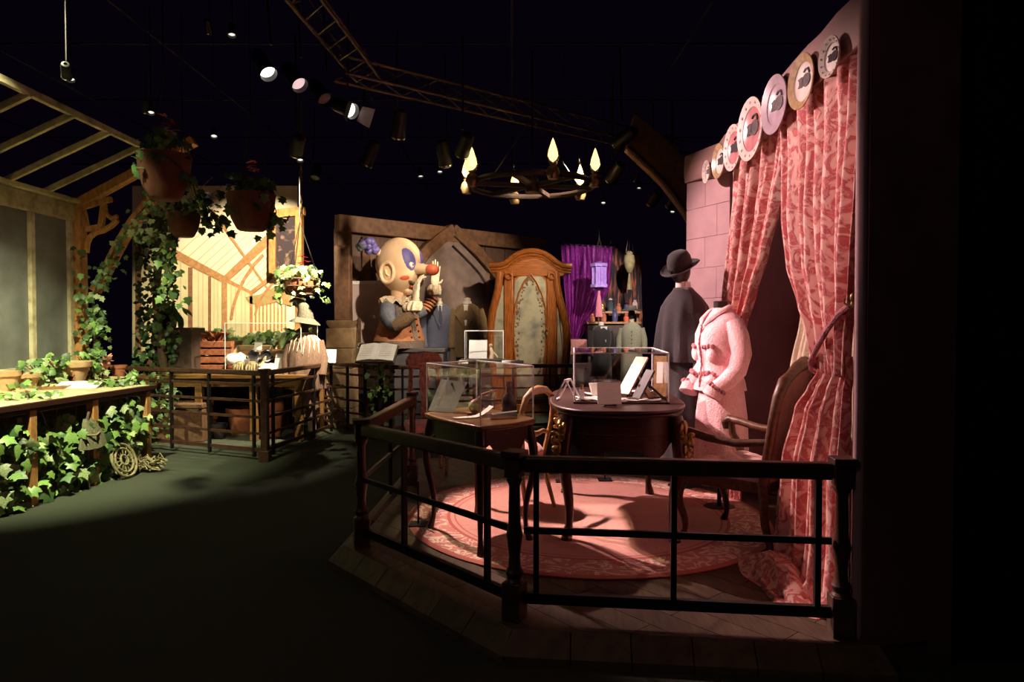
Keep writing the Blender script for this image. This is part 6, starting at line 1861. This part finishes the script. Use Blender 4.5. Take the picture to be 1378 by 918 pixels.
# centre door: arch-headed frame, mirror and gothic fretwork
door = thing('tmp', 'x', 'x'); bpy.data.objects.remove(door)
ctr = [wxz(*p) for p in ((693, 510), (691, 480), (690, 440), (690, 400), (691, 376), (698, 370), (706, 367), (714, 366), (722, 367), (730, 370), (736, 376), (737, 400), (737, 440), (736, 480), (733, 510))]
dr = wprism('door', ctr + [(.25, .22), (-.27, .22)], -.02, .03, 'oak')
ctr_in = [(x * .90, lerp(wz(440), z, .965)) for x, z in ctr]
wprism('mirror', ctr_in + [(.21, .30), (-.22, .30)], -.026, -.02, 'mirror', dr, 0)
goth = [wxz(*p) for p in ((695, 505), (692, 470), (691, 440), (693, 415), (698, 395), (705, 380), (714, 369))]
MB().tube([(x, -.032, z) for x, z in goth], .016, 7).build('gothic_tracery', M['oak'], dr)
gothr = [wxz(*p) for p in ((714, 369), (722, 380), (729, 395), (734, 415), (735, 440), (734, 470), (731, 505))]
MB().tube([(x, -.032, z) for x, z in gothr], .016, 7).build('gothic_tracery', M['oak'], dr)
random.seed(61)
for k, P_ in enumerate((goth, gothr)):
    fm = MB()
    for i in range(70):
        u = rnd(0, len(P_) - 1.001); j = int(u)
        x = lerp(P_[j][0], P_[j + 1][0], u - j); z = lerp(P_[j][1], P_[j + 1][1], u - j)
        inw = rnd(0, .09) * (1 if k == 0 else -1)
        if z > wz(392):
            inw *= .9
        fm.ell((x + inw, -.030, z - rnd(0, .03)), (rnd(.008, .022), .004, rnd(.010, .028)), 6, 4)
    fm.build('fretwork', M['fret'], dr)
MB().ell((wxz(736, 448)[0] - .0, -.065, wz(450)), (.018, .018, .045), 10, 7).ell((wxz(736, 448)[0], -.075, wz(444)), .022, 8, 6).build('handle', M['brass'], dr)
for side, s, xs in ((sideL, -1, (678, 680)), (sideR, 1, (750, 748))):
    pts_ = [(xs[0], 384)] + [(p[0] - s * 6, p[1]) for p in side[1:]]
    poly = [wxz(*p) for p in pts_] + [wxz(xs[0], 505)]
    wprism('side_mirror', poly, -.012, .02, 'mirror', None, 0)

# ================================================================ purple drape corner
random.seed(71)
pd = thing('purple_drape', 'purple sequinned drape hanging beside the wardrobe', 'drape', tuple(pt(790, 440, 13.6)))
PO = Vector(pd.location)
vs, fs = [], []
nu, nv = 70, 40
tabL = [(328, 755), (380, 759), (430, 764), (458, 768)]; tabR = [(328, 824), (380, 822), (405, 810), (430, 792), (458, 778)]
for j in range(nv + 1):
    py = lerp(328, 458, j / nv)
    xl = table(tabL, py)[0]; xr = table(tabR, py)[0]
    for i in range(nu + 1):
        u = i / nu
        ph_ = 2 * math.pi * (9 * u + .8 * (j / nv) * u)
        p = pt(lerp(xl, xr, u), py + 4 * u, 13.6) - PO
        p.y += .05 * math.sin(ph_) + .02 * math.sin(2.3 * ph_)
        vs.append(p)
for j in range(nv):
    for i in range(nu):
        a = j * (nu + 1) + i; fs.append((a, a + nu + 1, a + nu + 2, a + 1))
MB().add(vs, fs).build('cloth', M['purple'], pd, sharp=80, solid=.006)
a, b = pt(752, 328, 13.6) - PO, pt(828, 333, 13.6) - PO
MB().tube([a, b], .02, 8).build('pole', M['blackmetal'], pd)
for px in (759, 822):
    MB().tube([pt(px, 328, 13.6) - PO, pt(px, 60, 13.6) - PO], .006, 5).build('wire', M['truss'], pd)
o = thing('dusky_backdrop', 'dusky painted backdrop with orange streaks behind the lanterns', 'backdrop', tuple(pt(835, 460, 13.9)))
DO = Vector(o.location)
MB().slab([pt(800, 470, 13.9) - DO, pt(866, 470, 13.9) - DO, pt(862, 338, 13.9) - DO, pt(800, 330, 13.9) - DO], .03).build('board', M['backdrop'], o)
for px in (806, 858):
    a_ = pt(px, 470, 13.9) - DO
    MB().b2((a_.x - .03, a_.y + .03, -DO.z), (a_.x + .03, a_.y + .07, a_.z + 1.5)).build('support', M['timber'], o)
def lantern(label, px, py0, py1, Y, wpx_, m, kind):
    p = pt(px, py1, Y); top = pt(px, py0, Y).z; h = top - p.z; r = wpx_ / 2 * Y / FPX
    t = thing('paper_lantern', label, 'lantern', (p.x, p.y, p.z), R(15))
    if kind == 'drum':
        MB().lathe([(r * .72, h * .14), (r * .72, h * .86)], 8, cap=False).build('shade', M[m], t)
        for k in range(8):
            a = 2 * math.pi * k / 8
            MB().bar((r * .74 * math.cos(a), r * .74 * math.sin(a), h * .10), (r * .74 * math.cos(a), r * .74 * math.sin(a), h * .9), .03, .03).build('rib', M[m], t)
        for z in (h * .12, h * .86):
            MB().lathe([(r * .55, z - .03), (r * .98, z - .02), (r * .98, z + .03), (r * .55, z + .05)], 8).build('collar', M[m], t)
        MB().lathe([(0, -.02), (r * .4, .0), (r * .6, h * .08), (r * .5, h * .12), (0, h * .12)], 16).build('foot', M[m], t)
        MB().lathe([(r * .5, h * .88), (r * .45, h * .95), (r * .15, h), (0, h)], 16).build('cap', M[m], t)
        MB().tube([(0, 0, -.02), (0, 0, -.25), (0, 0, -.50)], [.02, .05, .075], 10).build('tassel', M['pinktrim'], t)
    else:
        MB().lathe([(0, 0), (r * .4, .02), (r * .85, h * .3), (r, h * .55), (r * .85, h * .8), (r * .55, h * .86), (r * .6, h * .92), (r * .3, h), (0, h)], 18).build('shade', M[m], t)
        MB().tube([(0, 0, 0), (0, 0, -.22), (0, 0, -.3)], [.015, .04, .05], 8).build('tassel', M['lanternpale'], t)
    for k in range(3):
        a = 2 * math.pi * k / 3
        MB().tube([(r * .8 * math.cos(a), r * .8 * math.sin(a), h * .9), (0, 0, h + .45)], .005, 5).build('cord', M['truss'], t)
    MB().tube([(0, 0, h + .45), (0, 0, 4.72 - p.z)], .006, 5).build('cord', M['truss'], t)
lantern('lilac drum-shaped paper lantern before the purple drape', 806, 352, 390, 12.6, 25, 'lantern', 'drum')
lantern('pale olive bulb-shaped lantern right of the lilac one', 847, 338, 368, 12.8, 15, 'lanternpale', 'bulb')
# shelf of goods
s0 = pt(832, 436, 13.2)
sh_ = thing('goods_shelf', 'stepped wooden counter crowded with small goods below the lanterns', 'shelf', (s0.x, s0.y, 0))
zt1, zt2 = pt(832, 433, 13.2).z, pt(832, 419, 13.4).z
MB().b2((-.62, -.15, zt1 - .04), (.42, .3, zt1)).build('shelf_board', M['chairwood'], sh_)
MB().b2((-.35, .10, zt2 - .04), (.45, .5, zt2)).build('shelf_board', M['chairwood'], sh_)
MB().b2((-.60, -.10, 0), (.40, .28, zt1 - .04)).build('cabinet', M['browndark'], sh_)
for x in (-.33, .43):
    MB().b2((x - .02, .3, 0), (x + .02, .36, zt2 - .04)).build('upright', M['chairwood'], sh_)
cols = ['redstick', 'terra', 'bluestripe', 'clownred', 'gold', 'teal', 'redstick', 'bluestripe', 'lace']
for k in range(9):
    up_ = k >= 4
    x = (-.5 + k * .22) if not up_ else (-.28 + (k - 4) * .16)
    h = .12 + .05 * (k % 3)
    t = thing('goods_jar', ['rust jar at the left of the lower goods shelf', 'clay jar second on the lower goods shelf', 'indigo jar third on the lower goods shelf', 'red jar at the right of the lower goods shelf', 'gold jar at the left of the upper goods shelf', 'teal jar second on the upper goods shelf', 'rust jar in the middle of the upper goods shelf', 'indigo jar right of the middle on the upper goods shelf', 'cream jar at the right of the upper goods shelf'][k], 'jar', (s0.x + x, s0.y + (.02 if not up_ else .22), (zt1 if not up_ else zt2) + .001), 0, 'jars on the goods shelf')
    MB().lathe([(0, 0), (.05, 0), (.058, h * .3), (.05, h * .75), (.03, h * .85), (.036, h)], 14).build('body', M[cols[k]], t)
    MB().lathe([(0, h), (.038, h), (.03, h + .025), (.008, h + .04), (0, h + .04)], 12).build('lid', M[cols[(k + 3) % 9]], t)
o = thing('pink_box', 'flat pink box on the counter beside the wardrobe', 'box', tuple(pt(776, 470, 12.6)))
o.location.z = 0
MB().b2((-.17, -.1, 0), (.20, .3, pt(776, 468, 12.6).z - .12)).build('stand', M['browndark'], o)
MB().b2((-.15, -.08, pt(776, 468, 12.6).z - .12), (.18, .2, pt(776, 457, 12.6).z)).build('carton', M['pinkseat'], o)
# two small costumes behind the desk case
def small_costume(name, label, px, py, Y, m, dark):
    p = pt(px, py, Y)
    t = thing(name, label, 'costume', (p.x, p.y, 0), R(20 if dark else -10))
    z = p.z
    shell([(0, 0, z - 1.25, .2, .17, .04), (0, 0, z - .6, .19, .15, .02), (0, 0, z - .42, .165, .125), (0, 0, z - .25, .19, .14), (0, 0, z - .12, .19, .12), (0, 0, z - .04, .13, .09), (0, 0, z, .055, .055)], 36, 8).build('garment', M[m], t)
    MB().lathe([(.05, z - .03), (.048, z + .06), (0, z + .065)], 14).build('neck_form', M['skinform'], t)
    for s in (-1, 1):
        MB().tube([(s * .17, 0, z - .10), (s * .22, 0, z - .30), (s * .23, -.03, z - .55)], [.06, .06, .05], 10).build('sleeve', M[m], t)
    if dark:
        MB().slab([(-.06, -.085, z - .02), (.08, -.085, z - .02), (.02, -.15, z - .30)][::-1], .01).build('shirt_front', M['paper'], t)
    else:
        for k in range(5):
            MB().ell((0, -.148, z - .16 - k * .07), .01, 6, 4).build('button', M['browndark'], t)
    MB().tube([(0, 0, 0), (0, 0, z - 1.0)], .02, 8).lathe([(0, 0), (.18, 0), (.18, .01), (.02, .02)], 18).build('stand', M['blackmetal'], t)
small_costume('dark_robe', 'small dark robe with white collar behind the desk case', 809, 438, 12.2, 'blackwool', True)
small_costume('pale_dress', 'pale grey green dress right of the dark robe', 850, 434, 12.2, 'ptshirt', False)
o = thing('plumed_hat', 'dark wide hat on the head form above the pale dress', 'hat', (pt(850, 424, 12.2).x, 12.2, pt(850, 434, 12.2).z + .06))
MB().ell((0, 0, .10), (.06, .07, .09), 12, 8).build('head_form', M['form'], o)
MB().lathe([(0, .16), (.18, .15), (.18, .17), (.09, .18), (.08, .24), (0, .25)], 20).build('hat', M['coatdark'], o)

# ================================================================ chandelier of oil lamps
CY = 8.1
cc = pt(716, 250, CY)
M['wheel'] = mat('dimmed_oak', (.03, .016, .010), (.02, .011, .008), .6, 8, bump=.1)  # oak colour darkened so the wheel looks dim near the flames
ch = thing('wheel_chandelier', 'wooden wheel chandelier with six glowing oil lamps', 'chandelier', (cc.x, cc.y, cc.z))
CR = .72
MB().tube([(CR * math.cos(a), CR * math.sin(a), 0) for a in [2 * math.pi * k / 36 for k in range(37)]], .035, 8).build('wheel_rim', M['wheel'], ch)
for k in range(3):
    a = math.pi * k / 3 + .2
    MB().bar((-CR * math.cos(a), -CR * math.sin(a), 0), (CR * math.cos(a), CR * math.sin(a), 0), .05, .05).build('spoke', M['wheel'], ch)
MB().lathe([(0, -.08), (.08, -.08), (.10, 0), (.06, .10), (0, .12)], 16).build('hub', M['mahog'], ch)
MB().tube([(0, 0, .1), (0, 0, 4.72 - cc.z)], .012, 6).build('chain', M['blackmetal'], ch)
for k in range(3):
    a = 2 * math.pi * k / 3 + .5
    MB().tube([(CR * math.cos(a), CR * math.sin(a), 0), (0, 0, .8)], .008, 5).build('chain', M['blackmetal'], ch)
for a in (R(185), R(152), R(75), R(25), R(-38), R(255)):
    x, y = CR * 1.08 * math.cos(a), -CR * 1.08 * math.sin(a)
    lp = MB().lathe([(0, -.12), (.05, -.12), (.075, -.06), (.06, .0), (.03, .03), (.045, .05)], 16, M=Matrix.Translation((x, y, .04))).build('oil_font', M['brass'], ch)
    MB().lathe([(.04, .09), (.070, .15), (.062, .23), (.026, .34), (.020, .44)], 16, M=Matrix.Translation((x, y, 0)), cap=False).build('glass_chimney', M['chimney'], lp)
    MB().lathe([(0, .10), (.036, .13), (.056, .17), (.046, .23), (.014, .33), (0, .36)], 12, M=Matrix.Translation((x, y, 0))).build('flame', M['flame'], lp)
# curved timber brace behind the rose room
p = [pt(x, y, 8.2) for x, y in ((843, 200), (858, 214), (875, 230), (892, 247), (908, 267), (924, 290), (938, 314))]
o = thing('timber_arch', 'dark curved timber arch rising behind the pink wall', 'arch', tuple(p[-1]))
AO = Vector(o.location)
rings = []
for k, a in enumerate(p):
    hh = .42 + .02 * k
    rings.append([a - AO, a - AO + Vector((0, .18, 0)), a - AO + Vector((.10, .18, hh)), a - AO + Vector((.10, 0, hh))])
MB().loft(rings).build('rib', M['timber'], o, bevel=.01)
MB().tube([a - AO + Vector((0, -.01, .01)) for a in p], .03, 8).build('bead', M['timber'], o)
MB().b2((p[-1] - AO + Vector((-.0, .0, -p[-1].z))), (p[-1] - AO + Vector((.3, .2, .3)))).build('post', M['timber'], o)

# ================================================================ lighting rig
def truss(name, label, a, b, side=.28, n=9, ends=None):
    a, b = Vector(a), Vector(b)
    t = thing(name, label, 'truss', tuple(a))
    d = (b - a); L_ = d.length; d.normalize()
    s = d.cross(Vector((0, 0, 1))).normalized(); u = s.cross(d)
    offs = [s * side / 2, -s * side / 2, u * side * .8]
    for o_ in offs:
        MB().tube([o_, o_ + d * L_], .017, 7).build('chord', M['truss'], t)
    for i in range(n):
        for j in range(3):
            MB().tube([offs[j] + d * L_ * i / n, offs[(j + 1) % 3] + d * L_ * (i + 1) / n], .008, 5).build('lattice', M['truss'], t)
    return t
truss('lighting_truss', 'metal lattice truss running overhead toward the lit spotlights', pt(345, -60, 4.6) + Vector((0, 0, .1)), (-1.55, 7.5, 4.15))
truss('lighting_truss', 'metal lattice truss carrying the far dark spotlights', (-1.75, 7.0, 4.02), (2.6, 10.4, 4.05), n=14)
def spotlight(i, pos, tgt, watts, colr, cone, blend, lk, label):
    pos, tgt = Vector(pos), Vector(tgt)
    t = thing('spotlight', label, 'spotlight', tuple(pos), 0, 'spotlights on the lighting rig')
    t.rotation_mode = 'QUATERNION'
    t.rotation_quaternion = (tgt - pos).to_track_quat('-Z', 'Y')
    lens = 'lens_' + lk
    if lk == 's':
        t.scale = (.42, .42, .42)
    MB().lathe([(.03, .26), (.06, .25), (.075, .20), (.078, .02), (.085, -.02), (.085, -.06), (.080, -.06), (.076, -.01), (.07, .01), (.0, .01)], 20, cap=False).build('housing', M['blackmetal'], t)
    MB().lathe([(0, -.02), (.045, -.018), (.074, -.004), (.074, .0), (0, .004)], 20).build('lens', M[lens], t)
    MB().tube([(-.10, 0, .10), (-.10, .0, .10), (-.10, .16, .12), (0, .20, .12), (.10, .16, .12), (.10, 0, .10)], .011, 6).build('yoke', M['blackmetal'], t)
    MB().lathe([(.086, -.045), (.0875, -.045), (.0875, -.03), (.086, -.03)], 20, cap=False).build('bezel', M['chrome'], t)
    if i in (2,):
        for s in (-1, 1):
            MB().slab([(s * .085, -.08, -.06), (s * .085, .08, -.06), (s * .15, .10, -.20), (s * .15, -.10, -.20)][::s], .003).build('barn_door', M['gel'], t)
    qi = t.rotation_quaternion.inverted(); k_ = t.scale.x
    top_ = qi @ (Vector((pos.x, pos.y, 4.72)) + (t.rotation_quaternion @ Vector((0, .2, .12)) * k_) * 0 - pos) / k_
    MB().tube([(0, .20, .12), top_], .012, 6).build('hanger', M['blackmetal'], t)
    ld = bpy.data.lights.new('lamp', 'SPOT')
    ld.energy = watts; ld.color = colr; ld.spot_size = R(cone); ld.spot_blend = blend; ld.shadow_soft_size = .035
    lo = bpy.data.objects.new('lamp', ld); col.objects.link(lo); lo.parent = t; lo.location = (0, 0, -.07)
    return t
for i, s in enumerate(SPOTS):
    spotlight(i, *s)
GL = [(95, 105, 6.0, 'tiny lamp glinting at the far left above the purlin'), (203, 150, 7.0, 'tiny lamp glinting just above the big hanging pot'),
      (288, 182, 7.6, 'tiny lamp glinting between the big pot and the dark bowl'), (312, 45, 6.3, 'tiny lamp glinting highest on the left of the truss'),
      (404, 214, 7.7, 'tiny lamp glinting straight above the heavy chain'), (496, 222, 8.3, 'tiny lamp glinting under the barn doors'),
      (566, 236, 8.7, 'tiny lamp glinting left of the chandelier'), (592, 230, 9.0, 'tiny lamp glinting closest to the left oil lamps'),
      (812, 272, 10.2, 'tiny lamp glinting right of the right oil lamps'), (860, 252, 10.4, 'tiny lamp glinting below the timber arch'), (905, 284, 10.2, 'tiny amber lamp glinting beside the edge of the pink wall')]
for k, (px, py, Y, lab) in enumerate(GL):
    q = pt(px, py, Y)
    spotlight(100 + k, q, (q.x * .75, Y - 1.3 - .3 * (k % 3), 0), 3, (1, .9, .8), 40, .5, 's', lab)
